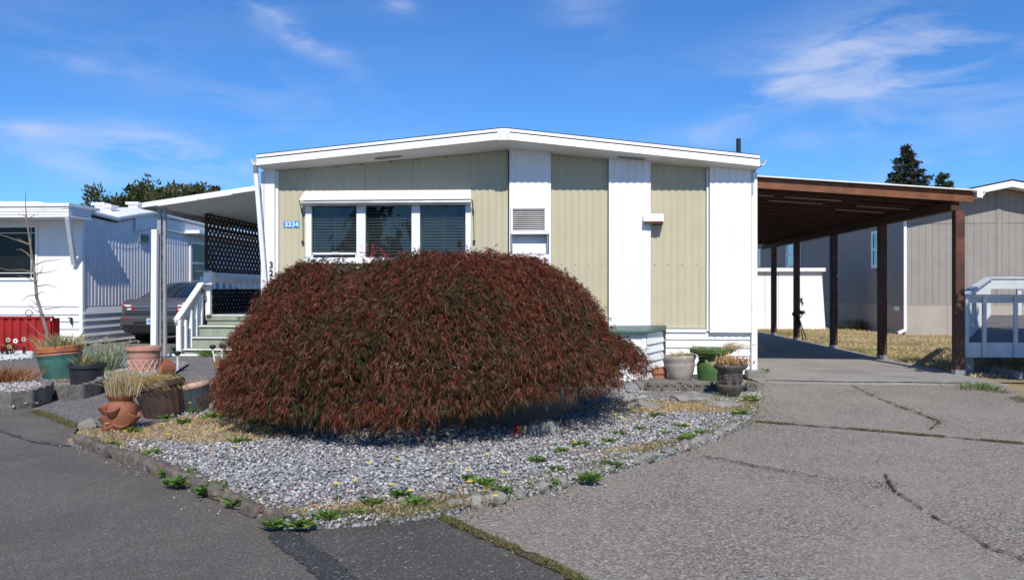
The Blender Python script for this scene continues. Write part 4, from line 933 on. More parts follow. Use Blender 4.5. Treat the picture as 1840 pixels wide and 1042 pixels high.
for px in (1729,1761,1817,1873,1930,1985):
    xx = WX(px,YD); MB().box(xx,xx+.055,YD-.09,YD-.052,WZ(1780,641,YD),zr-.006).build('rail_post','deckwhite',dk)
for i in range(24):
    t = (i+.6)/24; a = Vector(dL[0])+run*t; w = .05 if i not in (1,) else .10
    MB().bar((a.x+.02,a.y,a.z-.16),(a.x+.02,a.y,a.z+zr-dz-.08),w,.035,(0,1,0)).build('baluster','deckwhite',dk)
A0 = Vector(dL[0])+Vector((.02,.02,zr-dz)); A1 = A0+run
MB().bar(A0+Vector((0,0,-.05)),A1+Vector((0,0,-.05)),.04,.10).build('side_rail','deckwhite',dk); MB().bar(A0+Vector((0,0,.02)),A1+Vector((0,0,.02)),.13,.035).build('side_rail_cap','deckwhite',dk)
MB().bar(Vector(dL[0])+Vector((0,0,-.1)),Vector(dL[1])+Vector((0,0,-.1)),.04,.2).build('side_board','deckwhite',dk)
zb_ = A1.z; MB().box(A1.x,12.5,17.15,17.25,zb_-.2,zb_-.0).build('rear_rail','deckwhite',dk); MB().box(A1.x,12.5,17.12,17.28,zb_+.001,zb_+.035).build('rail_cap','deckwhite',dk)
for px in (1831,1875): xx = WX(px,17.2); MB().box(xx-.04,xx+.04,17.18,17.24,.78,zb_-.21).build('rail_post','deckwhite',dk)
for xx, yy in ((dx0+.1,YD+.1),(8.3,YD+.1),(8.3,16.9)): MB().box(xx,xx+.12,yy,yy+.12,-.02,WZ(1780,642,YD)+.0).build('support_post','greyskirt',dk)
for i, (a, b, c, d) in enumerate((((1743,667),(1784,672),.11,0),((1787,673),(1832,680),.11,1))):
    p, q = G(*a), G(*b); tagit(MB().bar(p+Vector((0,0,.04)),q+Vector((0,0,.04)),.12,.11).build('kerb_block','concrete',bevel=.012), ('grey concrete kerb block lying below the deck beside the carport post','grey concrete kerb block at the frame edge below the deck')[i], 'kerb block', 'kerb blocks below the deck')
def rockmesh(r, seed, sq=(1,1,.7), sub=2, amp=.28, boxy=1.0):
    bm = bmesh.new(); bmesh.ops.create_icosphere(bm, subdivisions=sub, radius=1)
    for v in bm.verts:
        if boxy != 1: v.co = Vector([math.copysign(abs(q)**boxy, q) for q in v.co])*.85
        n_ = mnoise.noise(v.co*1.3+Vector((seed*7.1,seed*3.3,0))); n2 = mnoise.noise(v.co*3.1+Vector((seed,0,seed*5)))
        v.co *= 1+amp*n_*1.6+amp*.5*n2; v.co = Vector((v.co.x*sq[0]*r, v.co.y*sq[1]*r, v.co.z*sq[2]*r))
    V = [tuple(v.co) for v in bm.verts]; F_ = [tuple(v.index for v in f.verts) for f in bm.faces]; bm.free(); return V, F_
def rock(name, loc, r, seed, sq, label, cat='rock', group=None, m='rock', sub=2, rz=0, tilt=0, boxy=1.0, amp=.28):
    V, F_ = rockmesh(r, seed, sq, sub, amp, boxy); mb = MB().add(V, F_); mb.rot(Matrix.Rotation(rz,4,'Z') @ Matrix.Rotation(tilt,4,'Y'))
    o = mb.build(name, m, smooth=True, auto=35); o.location = loc; return tagit(o, label, cat, group)
rock('rock', G(1786,655)+Vector((0,0,.06)), .11, 5, (1.2,1,.7), 'rounded pale rock under the white railed deck')

# ================================================================ FOLIAGE HELPERS
def crown(name, parent, cen, rad, n, leaf, cols, wts, m='ever', droop=.2, clump=40, seed=1, shell=.55, width=.45, sz=None):
    """leaf clumps spread through a volume, gathered round clump centres for gaps and lumps"""
    r = np.random.default_rng(seed); C = unit(r.normal(size=(clump,3)))*(r.uniform(shell, 1, (clump,1))); C[:,2] = np.where(C[:,2] < -.6, -.6, C[:,2])
    idx = r.integers(0, clump, n); off = unit(r.normal(size=(n,3)))*(r.uniform(0,1,(n,1))**.5)*r.uniform(.16,.34,(clump,1))[idx]
    P = (C[idx]+off); D = unit(P)+r.normal(size=(n,3))*.6; D[:,2] -= droop
    P = P*np.array(rad)+np.array(cen); L = r.uniform(.6,1.3,n)*leaf
    V, Fc = blades(P, D, L, L*width); return npmesh(name, V, Fc, m, parent, palette(n, cols, wts, .35))
EG = [(.055,.075,.02),(.085,.095,.028),(.035,.05,.018),(.10,.085,.03)]
def evergreen(px, pt, Y, rx, rz, seed, label, group='evergreens behind the left home'):
    top = W(px,pt,Y); t = thing('evergreen_tree', (top.x,Y,0), label, 'tree', group)
    MB().tube([(top.x,Y,-.05),(top.x+.1,Y,top.z*.5),(top.x,Y,top.z-.3)], [.25,.16,.04], 8).build('trunk','bark',t)
    cz = top.z-rz*.9; crown('crown', t, (top.x,Y,cz), (rx,rx*.8,rz), 9000, .26, EG, [4,4,3,2], seed=seed, clump=60, droop=-.3)
for a in ((205,348,46,2.2,2.4,1,'low rounded evergreen behind the roof vents, leftmost of the far trees'),(275,336,47,2.4,2.6,2,'tallest rounded evergreen behind the neighbour roof, left of the canopy corner'),(335,343,48,2.3,2.4,3,'broad evergreen above the porch canopy, middle of the far row'),(300,352,45,2.2,2.2,4,'low evergreen between two taller ones behind the canopy corner'),(372,345,49,1.7,2.2,5,'dark evergreen just above the canopy roof, near the house')): evergreen(*a)
def spire(px, pt, Y, w, seed, label, cols=[(.045,.055,.035),(.03,.042,.028),(.07,.065,.045)]):
    top = W(px,pt,Y); t = thing('conifer_tree', (top.x,Y,0), label, 'tree'); r = np.random.default_rng(seed); Ht = top.z
    MB().tube([(top.x,Y,-.05),(top.x,Y,Ht*.6),(top.x,Y,Ht)], [.3,.14,.02], 8).build('trunk','bark',t)
    Ps = []; Ds = []; Ls = []; br = MB(); z = Ht-.1
    while z > Ht*.35:
        k = (Ht-z); ln = min(w*1.5, .18+k*w/3.3)
        for j in range(4):
            a = r.uniform(0,2*math.pi); l_ = ln*r.uniform(.55,1.15); tip = np.array((math.cos(a)*l_, math.sin(a)*l_, -l_*.12+r.uniform(-.05,.15)))
            if l_ > .5: br.tube([(top.x,Y,z),(top.x+tip[0],Y+tip[1],z+tip[2])], [.03,.008], 4, False)
            n = int(40+120*l_); s = r.uniform(.08,1,n)**.8; P = s[:,None]*tip+np.array((top.x,Y,z)); P += r.normal(size=(n,3))*np.array((.08,.08,.035))*(.5+l_*.45)
            P[:,2] += -.10*np.abs(r.normal(size=n))
            Ps.append(P); D = np.tile(unit(tip),(n,1))*.7+r.normal(size=(n,3))*.5; D[:,2] -= .35; Ds.append(D); Ls.append(r.uniform(.12,.26,n))
        z -= .20+.05*k
    P = np.concatenate(Ps); L = np.concatenate(Ls); V, Fc = blades(P, np.concatenate(Ds), L, L*.42)
    npmesh('crown', V, Fc, 'ever', t, palette(len(P), cols, [4,4,2], .3)); br.build('branch','bark',t)
spire(1625,262,52,2.35,11,'tall dark conifer rising above the carport roof'); spire(1695,311,50,1.9,12,'smaller greener conifer between the tall conifer and the grey gable',[(.06,.10,.04),(.045,.075,.03),(.09,.12,.06)]); spire(388,336,50,.5,14,'thin dark spire tip above the porch canopy')
# unseen tree added to cast shade on the deck, and the conifers across the street mirrored in the panes
tr = thing('unseen_shade_tree', (9.6,9.4,0), 'leafy green tree standing just right of the white railed deck', 'tree')
MB().tube([(9.6,9.4,-.05),(9.3,9.6,1.6),(8.6,10.0,3.2)], [.16,.12,.05], 8).build('trunk','bark',tr)
crown('crown', tr, (8.55,10.1,3.75), (2.2,1.35,1.35), 26000, .13, [(.05,.09,.02),(.07,.11,.03)], [1,1], seed=21, clump=120, shell=.1, width=.7)
def street_tree(x, y, h, seed, label):
    t = thing('street_conifer', (x,y,0), label, 'tree', 'conifers across the street'); MB().tube([(x,y,-.05),(x,y,h)], [.3,.03], 8).build('trunk','bark',t); r = np.random.default_rng(seed)
    n = 9000; s = r.uniform(0,1,n)**.7; a = r.uniform(0,2*math.pi,n); q = (s*h*.28)*(r.uniform(0,1,n)**.5)*(.75+.25*np.sin(s*50)); P = np.stack([x+np.cos(a)*q, y+np.sin(a)*q, .8+(1-s)*(h-.8)],1)
    D = np.stack([np.cos(a),np.sin(a),-.4+0*a],1)+r.normal(size=(n,3))*.4; L = r.uniform(.3,.7,n); V, Fc = blades(P, D, L, L*.4); npmesh('crown', V, Fc, 'ever', t, palette(n, EG, [4,3,3,1], .3))
street_tree(-9.5,-14,7.5,31,'dark conifer across the street, mirrored in the left window pane'); street_tree(2.5,-15,8.5,32,'dark conifer across the street, mirrored in the right window pane'); street_tree(-3.5,-22,6.5,33,'smaller conifer farther across the street, mirrored in the middle pane')

# ================================================================ MAPLE
def maple():
    c0 = np.array((-1.55, 9.05)); t = thing('japanese_maple', (c0[0],c0[1],0), 'large weeping laceleaf maple with dark red foliage in the gravel bed', 'tree')
    r = np.random.default_rng(5)
    # overlapping mounds: centre x, y, radius x, y, top, rim height, steepness, weight
    LB = [(-2.48,9.2,1.12,1.7,1.55,.58,2.3,1.1,0), (-1.15,9.0,1.62,1.9,1.60,.58,3.4,1.8,.1), (-.16,8.75,.97,1.3,.92,.50,2.6,1.0,.05), (-1.35,7.75,1.25,1.33,1.27,.40,2.8,1.5,-.12),
          (-2.42,8.2,.90,1.24,1.15,.36,3.2,1.2,.12), (-.40,9.9,.92,1.2,1.10,.5,2.8,.6,0), (-2.98,9.8,.95,1.1,1.12,.42,3,.5,0), (-.48,7.75,.88,.98,.96,.50,2.6,.9,-.05),
          (-1.98,7.38,.78,.78,.88,.36,2.6,.75,.05), (-1.0,7.15,.85,.72,.82,.36,2.6,.7,-.1), (-2.88,8.9,.72,.9,1.12,.40,3,.6,.15), (-1.75,8.5,.9,1.1,1.46,.7,2.6,.5,.2)]
    def lz(b, x, y):
        q = np.sqrt(((x-b[0])/b[2])**2+((y-b[1])/b[3])**2); return np.where(q < 1, b[5]+(b[4]-b[5])*np.clip(1-np.clip(q,0,1)**b[6], 0, 1)**.72, -9), q
    def top(x, y): return np.max([lz(b, x, y)[0] for b in LB], axis=0)
    def floor_(x, y):      # how low the skirts hang, higher toward the right
        return .26+.22*np.clip((x+1.6)/1.6, 0, 1)+.14*np.clip((y-8.0)/1.2, 0, 1)
    wts = np.array([b[7]*b[2]*b[3] for b in LB]); wts /= wts.sum()
    def pos(s, a):
        R_ = 2.05*s; x = c0[0]+np.cos(a)*R_; y = c0[1]+np.sin(a)*R_*.95; return np.stack([x, y, np.maximum(top(x, y), .3)], 1)
    Ps = []; Ds = []; Cs = []; Ls = []; NS = 10800
    for i in range(NS):
        b = LB[r.choice(len(LB), p=wts)]; a = r.uniform(0, 2*math.pi)
        s0 = math.sqrt(r.uniform(0, 1)); x0_, y0_ = b[0]+math.cos(a)*b[2]*s0, b[1]+math.sin(a)*b[3]*s0
        if y0_ > 10.2 and r.random() < .6: continue
        z0_ = float(lz(b, x0_, y0_)[0]); tz = float(top(x0_, y0_))
        if tz-z0_ > .16: continue
        m = 12; L = r.uniform(.26,.50); k = np.linspace(0, 1, m); aa = a+r.normal()*.16*k; rr = (b[2]+b[3])/2
        ss = s0+k*L/rr; over = np.maximum(ss-1, 0); q = np.minimum(ss, 1); x = b[0]+np.cos(aa)*b[2]*q; y = b[1]+np.sin(aa)*b[3]*q; z = lz(b, x, y*1.0)[0]; z = np.where(z < -1, b[5], z)
        p = np.stack([x+np.cos(aa)*over*.35*rr, y+np.sin(aa)*over*.35*rr, z-over*rr*.85], 1)
        bm_ = .07*mnoise.noise(Vector((p[0,0]*1.9,p[0,1]*1.9,p[0,2]*2.4)))*2.2+.05*mnoise.noise(Vector((p[0,0]*4.5,p[0,1]*4.5,3+p[0,2]*6)))*2
        dep = r.uniform(-.28,.03)*(1 if r.random() < .6 else .3)
        out = unit(np.stack([np.cos(aa)*(.35+ss), np.sin(aa)*(.35+ss), 1.2-ss], 1)); arch = (.085*np.sin(k*math.pi*.8)-.08*k)*r.uniform(.5,1.6)
        p = p+out*(bm_+dep+arch)[:,None]; tang = unit(np.gradient(p, axis=0)+1e-6)
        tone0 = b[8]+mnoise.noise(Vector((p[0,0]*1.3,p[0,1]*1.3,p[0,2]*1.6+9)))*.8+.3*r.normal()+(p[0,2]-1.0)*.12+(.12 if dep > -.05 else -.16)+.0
        for q_ in range(2):
            Ps.append(p+r.normal(size=p.shape)*.026); d = tang*1.0+r.normal(size=p.shape)*.42; d[:,2] -= .30+.12*ss; d += out*.25; Ds.append(d)
            Cs.append(tone0+k*.22+r.normal(size=m)*.2); Ls.append(r.uniform(.05,.10,m))
    P = np.concatenate(Ps); D = unit(np.concatenate(Ds)); T = np.concatenate(Cs); L = np.concatenate(Ls); keep = P[:,2] > floor_(P[:,0], P[:,1])+r.normal(size=len(P))*.04; P, D, T, L = P[keep], D[keep], T[keep], L[keep]
    n = len(P)
    # keep those that can matter: drop the far back half below the top
    kb = (P[:,1] < 10.6) | (P[:,2] > 1.0) | (r.random(n) < .5); P, D, T, L = P[kb], D[kb], T[kb], L[kb]; n = len(P)
    side = unit(np.cross(D, r.normal(size=(n,3)))); Vs = []; cols = []
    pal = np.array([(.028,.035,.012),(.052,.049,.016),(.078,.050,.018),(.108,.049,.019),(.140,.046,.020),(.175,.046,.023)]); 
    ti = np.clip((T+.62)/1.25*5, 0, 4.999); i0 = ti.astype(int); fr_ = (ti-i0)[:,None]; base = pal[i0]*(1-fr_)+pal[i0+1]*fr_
    redp = r.random(n) < .006; base[redp] = (.30,.02,.02)
    nl = 5
    for j in range(nl):
        an = (j-(nl-1)/2)*.5; d = unit(D*math.cos(an)+side*math.sin(an)+r.normal(size=(n,3))*.08); l = L*(1-.12*abs(j-2))*r.uniform(.8,1.15,n)
        bend = np.zeros((n,3)); bend[:,2] = -l*.22
        V, _ = blades(P, d, l, np.full(n,.0078), bend); Vs.append(V); cols.append(base*r.uniform(.75,1.25,(n,1)))
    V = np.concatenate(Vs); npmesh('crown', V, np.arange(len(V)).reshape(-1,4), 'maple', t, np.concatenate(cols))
    # inner foliage, broader and darker, closing gaps in the crown
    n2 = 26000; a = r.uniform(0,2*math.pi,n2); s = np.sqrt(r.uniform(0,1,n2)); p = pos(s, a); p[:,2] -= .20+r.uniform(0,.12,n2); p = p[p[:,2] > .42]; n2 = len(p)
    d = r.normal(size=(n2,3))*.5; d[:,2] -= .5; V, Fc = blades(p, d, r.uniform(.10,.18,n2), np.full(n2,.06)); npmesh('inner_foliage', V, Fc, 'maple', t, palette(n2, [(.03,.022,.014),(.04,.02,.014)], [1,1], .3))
    # red accent shoots
    Pz = []; 
    for px, py, Y_ in ((665,450,8.9),(672,462,8.7),(690,456,8.9),(730,462,8.8),(780,462,8.6),(880,452,9.2),(700,745,6.75),(715,752,6.7),(745,772,6.65),(410,748,8.5),(930,770,7.1),(1060,700,8.1),(655,470,8.8)):
        q = W(px,py,Y_); nn = 26; Pz.append(np.array(q)+r.normal(size=(nn,3))*.035)
    P = np.concatenate(Pz); V, Fc = blades(P, r.normal(size=P.shape)+np.array((0,0,-.4)), r.uniform(.04,.08,len(P)), np.full(len(P),.014)); npmesh('new_shoots', V, Fc, 'maple', t, palette(len(P), [(.42,.02,.03),(.30,.025,.02)], [1,1], .3), kind='stuff')
    # trunk and twisted limbs
    mb = MB(); mb.tube([(c0[0],c0[1]-.1,-.02),(c0[0]+.08,c0[1]-.1,.25),(c0[0]-.05,c0[1],.55)], [.13,.11,.09], 10); mb.build('trunk','bark',t,smooth=True)
    for k in range(14):
        a = 2*math.pi*k/14+r.uniform(-.2,.2); pts = [Vector((c0[0]-.05,c0[1],.5))]
        for s in (.25,.5,.75,.93): q = pos(np.array([s]), np.array([a+r.normal()*.15]))[0]; pts.append(Vector((q[0],q[1],max(.3,q[2]-.28-.1*r.random()))))
        MB().tube(pts, [.07,.05,.035,.02,.008], 6).build('limb','bark',t,smooth=True)
    mb = MB()
    for px, py in ((664,455),(745,452),(752,448),(765,455),(560,470),(600,468),(835,456),(878,452),(884,448)):
        q = W(px,py-6,8.9); mb.tube([q+Vector((.08,0,-.2)),q+Vector((.03,.02,-.07)),q], [.006,.004,.002], 4)
    mb.build('twig','twig',t)
maple()

# ================================================================ GRAVEL BED
bedpoly = BEDL+BEDR+[(2.0,12.5),(-4.6,12.5),(-4.6,11.2),G(310,760),G(250,775),G(150,775)]
sheet('gravel_bed', bedpoly, .02, 'beddirt', .06)
BP = [(p[0],p[1]) for p in bedpoly]
xs_ = [p[0] for p in BP]; ys_ = [p[1] for p in BP]
def scatter(n, poly, ymax=None):
    x0, x1, y0, y1 = min(p[0] for p in poly), max(p[0] for p in poly), min(p[1] for p in poly), max(p[1] for p in poly)
    P = np.stack([RNG.uniform(x0,x1,n), RNG.uniform(y0,y1,n)],1); P = P[inpoly(P, poly)]
    return P if ymax is None else P[P[:,1] < ymax]
def coverf(P):   # amount of dry ground cover (left and right ends of the bed)
    L0 = G(330,770); R0 = G(1240,735)
    def bl(c, rx, ry, ang):
        dx = P[:,0]-c.x; dy = P[:,1]-c.y; u = dx*math.cos(ang)+dy*math.sin(ang); v = -dx*math.sin(ang)+dy*math.cos(ang); return np.exp(-(u/rx)**2-(v/ry)**2)
    f = 2.3*bl(L0, 1.25, .62, R(25))+1.6*bl(G(410,790),.5,.35,0)+1.5*bl(R0, 1.3, .6, R(8))+1.1*bl(G(700,920),1.3,.26,R(12))+.6*bl(G(900,880),.6,.2,R(20))+1.0*bl(G(1120,815),1.0,.22,R(35))+1.0*bl(G(215,815),.9,.2,R(-28))
    return f+.35*vnoise(np.c_[P,np.zeros(len(P))],1.7,4)
def pebbles(name, P, zbase, smin, smax, cols, wts, parent=None, flat=.55):
    ico_v, ico_f = rockmesh(1, 1, (1,1,1), 1, 0); ico_v = np.array(ico_v)
    # lighter solid: 12-vertex icosahedron
    bm = bmesh.new(); bmesh.ops.create_icosphere(bm, subdivisions=1, radius=1); iv = np.array([v.co[:] for v in bm.verts]); if_ = np.array([[v.index for v in f.verts] for f in bm.faces]); bm.free()
    n = len(P); s = RNG.uniform(smin, smax, n)**1.0; V = np.repeat(iv[None], n, 0)*(1+RNG.uniform(-.32,.32,(n,len(iv),1)))
    V *= np.stack([np.ones(n), RNG.uniform(.55,.9,n), RNG.uniform(flat*.7,flat*1.2,n)],1)[:,None,:]*s[:,None,None]
    a = RNG.uniform(0,2*math.pi,n); c, d = np.cos(a)[:,None], np.sin(a)[:,None]; t = RNG.normal(size=n)*.35; ct, st = np.cos(t)[:,None], np.sin(t)[:,None]
    x, y, z = V[...,0], V[...,1], V[...,2]; x, z = x*ct-z*st, x*st+z*ct; V = np.stack([x*c-y*d, x*d+y*c, z],-1)
    zz = zbase+RNG.uniform(0,.022,n); V += np.concatenate([P, zz[:,None]],1)[:,None,:]
    Fc = (if_[None]+(np.arange(n)*len(iv))[:,None,None]).reshape(-1,3); cc = np.repeat(palette(n, cols, wts, .18), len(if_), 0)
    return npmesh(name, V.reshape(-1,3), Fc, 'gravel', parent, cc, nper=3)
P = scatter(130000, BP, 10.5); f = coverf(P); under = (((P[:,0]+1.55)/1.7)**2+((P[:,1]-9.3)/1.9)**2) < 1; bare = vnoise(np.c_[P,np.zeros(len(P))],2.6,21)+.4*vnoise(np.c_[P,np.zeros(len(P))],9,3); P = P[(f < RNG.uniform(.35,1.0,len(P))) & ~under & (bare < RNG.uniform(.15,.75,len(P)))]; P = P[:46000]
GC = [(.42,.42,.42),(.29,.29,.31),(.58,.57,.55),(.17,.175,.19),(.33,.25,.18)]
tagit(pebbles('gravel', P, .020, .008, .020, GC, [5,4.5,2.6,2.2,.8]), 'grey and white crushed gravel spread under and before the maple', 'gravel', kind='stuff')
Pd = np.concatenate([scatter(700,[G(110,797),G(135,785),G(175,775),G(200,800),G(160,808)]), np.array([G(random.uniform(90,560),0+random.uniform(0,1)*0+ (790+ (random.random())*18))[:2] for _ in range(0)]).reshape(-1,2)])
# edging stones
def seg_pts(poly, spacing, jit=0):
    out = []; acc = 0
    for a, b in zip(poly[:-1], poly[1:]):
        a, b = Vector(a), Vector(b); l = (b-a).length; d = (b-a)/l
        while acc < l: out.append((a+d*acc, d)); acc += spacing*random.uniform(1-jit,1+jit)
        acc -= l
    return out
ORDW = ['first','second','third','fourth','fifth','sixth','seventh','eighth','ninth','tenth','eleventh','twelfth','thirteenth','fourteenth','fifteenth','sixteenth','seventeenth','eighteenth','nineteenth','twentieth','twenty first','twenty second','twenty third','twenty fourth','twenty fifth','twenty sixth','twenty seventh','twenty eighth','twenty ninth','thirtieth']
lab1 = 'weathered stained curb stone edging the road side of the gravel bed'; i = 0
kk = 0
ls = seg_pts([G(140,803),G(200,826),G(300,862),G(400,908),G(470,940),G(520,955)], .235, .15)
for p, d in ls:
    r_ = random.uniform(.8,1.15); o = rock('edging_stone', p+Vector((.0,.05,.035)), .138*r_, 20+i, (1.0,.40,.44), 'weathered curb stone on the road side of the bed, %s from the strawberry pot end' % ORDW[ls.index((p,d))], 'edging stone', 'curb stones along the road side of the bed', 'curb', 3, math.atan2(d.y,d.x)+random.uniform(-.10,.10), random.uniform(-.08,.08), .5, .2); i += 1
lab2 = 'small rough rock edging the driveway side of the gravel bed'
for p, d in seg_pts([G(820,918),G(900,906),G(1000,880),G(1100,850),G(1200,822),G(1290,790),G(1325,772)], .17, .35):
    r_ = random.uniform(.6,1.15); kk += 1; rock('edging_rock', p+Vector((-.02,.05,.02)), .068*r_, 60+i, (1.2,.8,.7), 'small rough rock on the driveway side of the bed, %s from the weedy joint' % ORDW[kk-1], 'edging rock', 'rocks edging the driveway side of the bed', 'rock', 2, math.atan2(d.y,d.x)+random.uniform(-.5,.5)); i += 1
rock('boulder', G(397,752)+Vector((.03,.1,.07)), .23, 3, (1.25,.7,.65), 'large pale slanting boulder beside the slate pot and the maple', m='rock', sub=3, rz=.35, tilt=-.35)
rock('boulder', G(1245,727)+Vector((0,.1,.04)), .20, 8, (1.2,.8,.42), 'rounded grey boulder in dry grass before the beige pot', sub=3)
rock('boulder', G(1302,734)+Vector((0,0,.03)), .14, 9, (1.3,.8,.4), 'flat grey stone just in front of the dark urn', sub=3)
rock('boulder', G(965,790)+Vector((0,.1,.05)), .15, 12, (1.3,.9,.6), 'grey boulder half shaded under the right side of the maple', sub=3)
rock('boulder', G(1150,735)+Vector((0,0,.02)), .17, 15, (1.4,.5,.4), 'dark flat stone at the right tip of the maple shade', sub=3, rz=-.5)
rock('boulder', G(268,683)+Vector((0,0,.05)), .10, 16, (1.3,.9,.7), 'pale stone in front of the lattice patterned terracotta pot', sub=3)
rock('boulder', G(372,715)+Vector((0,0,.05)), .13, 17, (1.0,.9,1.0), 'rough pale stone behind the slate pot near the maple', sub=3)
rock('boulder', G(160,774)+Vector((0,0,.04)), .085, 18, (1.1,.7,.8), 'upright grey stone at the left tip of the bed by the strawberry pot', sub=3)

# ================================================================ GROUND COVER, WEEDS, GRASS
def covermesh(name, P, cols, wts, l0, l1, w, m, label, cat, up=.5, z=.02):
    n = len(P); Q = np.c_[P, np.full(n, z)]; D = RNG.normal(size=(n,3)); D[:,2] = np.abs(D[:,2])*up+.15
    V, Fc = blades(Q, D, RNG.uniform(l0,l1,n), RNG.uniform(.6,1.3,n)*w); o = npmesh(name, V, Fc, m, None, palette(n, cols, wts, .3)); return tagit(o, label, cat, kind='stuff')
P = scatter(260000, BP, 12.2); f = coverf(P); P1 = P[f > RNG.uniform(.40,1.2,len(P))]
ST = [(.60,.45,.22),(.70,.55,.30),(.48,.31,.14),(.55,.28,.16),(.28,.30,.09),(.18,.24,.06)]
covermesh('dry_ground_cover', P1[:85000], ST, [5,4,3,1.8,1.2,1], .018, .055, .006, 'straw', 'straw coloured dry ground cover at both ends of the bed', 'ground cover')
Pl = scatter(14000, BP, 10.5); Pl = Pl[vnoise(np.c_[Pl,np.zeros(len(Pl))],1.9,11) > .12]
covermesh('fallen_leaf_litter', Pl[:5200], [(.30,.10,.05),(.36,.17,.09),(.22,.07,.04)], [1,1,1], .015, .04, .008, 'straw', 'rusty fallen leaf litter scattered over the gravel', 'leaf litter', .2, .042)
def alongline(pts, n, w):
    pts = [np.array(p[:2]) for p in pts]; seg = RNG.integers(0, len(pts)-1, n); t = RNG.uniform(0,1,n)[:,None]; A = np.array(pts)[seg]; B = np.array(pts)[seg+1]; return A+(B-A)*t+RNG.normal(size=(n,2))*w
GR = [(.12,.16,.045),(.15,.18,.06),(.25,.21,.09),(.10,.11,.04),(.2,.12,.06)]
def joint(pts, n, w, l=.02, wts=(3,3,3,2,2), thr=-.1):
    P = alongline(pts, n, w); P = P[vnoise(np.c_[P,np.zeros(len(P))],2.4,2) > thr]; return P
jp = np.concatenate([joint(J_A,7000,.016), joint(J_B,4200,.014), joint(J_C,2600,.02,thr=-.0), joint(C3,900,.02,thr=0), joint([G(60,738),G(100,752),G(138,768)],3500,.035,thr=-.6), joint([G(1745,690),G(1800,705),G(1850,725)],2500,.06)])
covermesh('joint_moss', jp, GR, [3,3,3,2,2], .008, .026, .006, 'weed', 'low moss and weeds growing in the driveway joints', 'moss', .8, .0)
edge = np.concatenate([alongline(BEDL,1500,.05)+np.array((.02,.12)), alongline(BEDR[:4],2000,.09)+np.array((0,.12)), alongline(BEDR[3:],5200,.10)+np.array((-.05,.15))])
covermesh('edge_weeds', edge, GR[:4]+[(.5,.38,.2)], [4,3,3,3,5], .015, .05, .006, 'weed', 'low green weeds along the border of the gravel bed', 'weeds', .7, .03)
# lawn blades
P = np.stack([RNG.uniform(6.09,16,90000), 12.8+RNG.uniform(0,1,90000)**1.3*17],1); keep = (P[:,1] < 24.6) | (P[:,0] < XG-.1); P = P[keep]; g_ = vnoise(np.c_[P[:60000],np.zeros(min(60000,len(P)))],.7,5); P = P[:60000]
n = len(P); Q = np.c_[P, np.full(n,-.012)]; D = RNG.normal(size=(n,3))*.5; D[:,2] = .8; V, Fc = blades(Q, D, RNG.uniform(.03,.08,n), np.full(n,.016))
gg = np.clip(g_*1.1+.08+.5*np.exp(-np.abs(P[:,0]-6.0)/.35)+RNG.normal(size=n)*.15, 0, 1)[:,None]; cc = np.array((.60,.47,.27))*(1-gg)+np.array((.22,.26,.07))*gg
tagit(npmesh('dry_grass', V, Fc, 'straw', None, cc*RNG.uniform(.7,1.25,(n,1))), 'patchy dry lawn grass between the carport and the grey home', 'grass', kind='stuff')
# rosette weeds
def region(px, py):
    if py < 760 and px > 1180: return 'among the dry grass below the stone urn'
    if px < 470 and py < 800: return 'in the straw patch by the left pots'
    if px < 430: return 'beside the road side curb stones'
    if px < 800 and py > 885: return 'at the front point of the bed'
    if px > 780 and py > 812+max(0,(1000-px))*.22: return 'beside the driveway side rocks'
    return 'in open gravel before the maple'
def uniq(items, what):
    out = {}; reg = {}
    for k, (px, py) in items: reg.setdefault(region(px, py), []).append((px, k))
    for rg, l in reg.items():
        for i, (px, k) in enumerate(sorted(l)): out[k] = '%s %s, %s from the left' % (what, rg, ORDW[i])
    return out
def rosette(seed, n, l, tall=.5, cols=None):
    r = np.random.default_rng(seed); a = r.uniform(0,2*math.pi,n); D = np.stack([np.cos(a),np.sin(a),r.uniform(.1,tall*1.6,n)],1); P = r.normal(size=(n,3))*np.array((.02,.02,0))*(l/.1); P[:,2] = .0
    L = r.uniform(.5,1.1,n)*l; V, Fc = blades(P, D, L, L*.30); return V, Fc, palette(n, cols or [(.12,.21,.045),(.17,.27,.06),(.09,.16,.04)], [1,1,1], .25)
WM = []
for k in range(6):
    V, Fc, c = rosette(100+k, 90, .085); o = npmesh('weed_clump', V, Fc, 'weed', None, c); WM.append(o.data); bpy.data.objects.remove(o)
wpx = [(385,750,1.6),(200,800,1),(160,795,1),(255,822,1.2),(275,815,1),(300,852,1.2),(318,870,1.5),(333,855,1.2),(370,885,1.4),(385,878,1.3),(425,905,1.2),(540,945,1.4),(590,930,1.3),(670,905,1.1),(720,890,1.2),(870,872,1.5),(905,885,1.2),(985,872,1.3),(965,830,1.2),(1010,812,1),(1060,862,1.5),(1040,800,1.2),(1100,838,1.2),(1050,800,1),(1095,795,1.1),(1110,780,1),(1150,772,1),(1180,748,1.3),(1235,790,1.5),(1260,780,1.2),(1330,745,1.5),(1350,720,1.6),(1345,700,1.6),(1372,668,1.5),(1225,768,1),(840,860,1),(430,795,1.3),(460,760,1.3),(1000,845,1),(640,925,1),(240,775,1.1),(330,760,1.4),(350,742,1.2),(300,752,1.2),(490,945,1.2),(1290,690,1.4),(1230,690,1.2),(1195,780,1),(750,905,1.3)]
WL = uniq([(k,(a,b)) for k,(a,b,_) in enumerate(wpx)], 'green weed clump')
for k, (px, py, s) in enumerate(wpx):
    g = G(px,py,.03); o = bpy.data.objects.new('weed_clump', WM[k % 6]); COL.objects.link(o); o.location = g; o.rotation_euler = (0,0,k*1.3); o.scale = (s*.8,s*.8,s*.75)
    tagit(o, WL[k], 'weed', 'green weeds growing in the gravel bed')
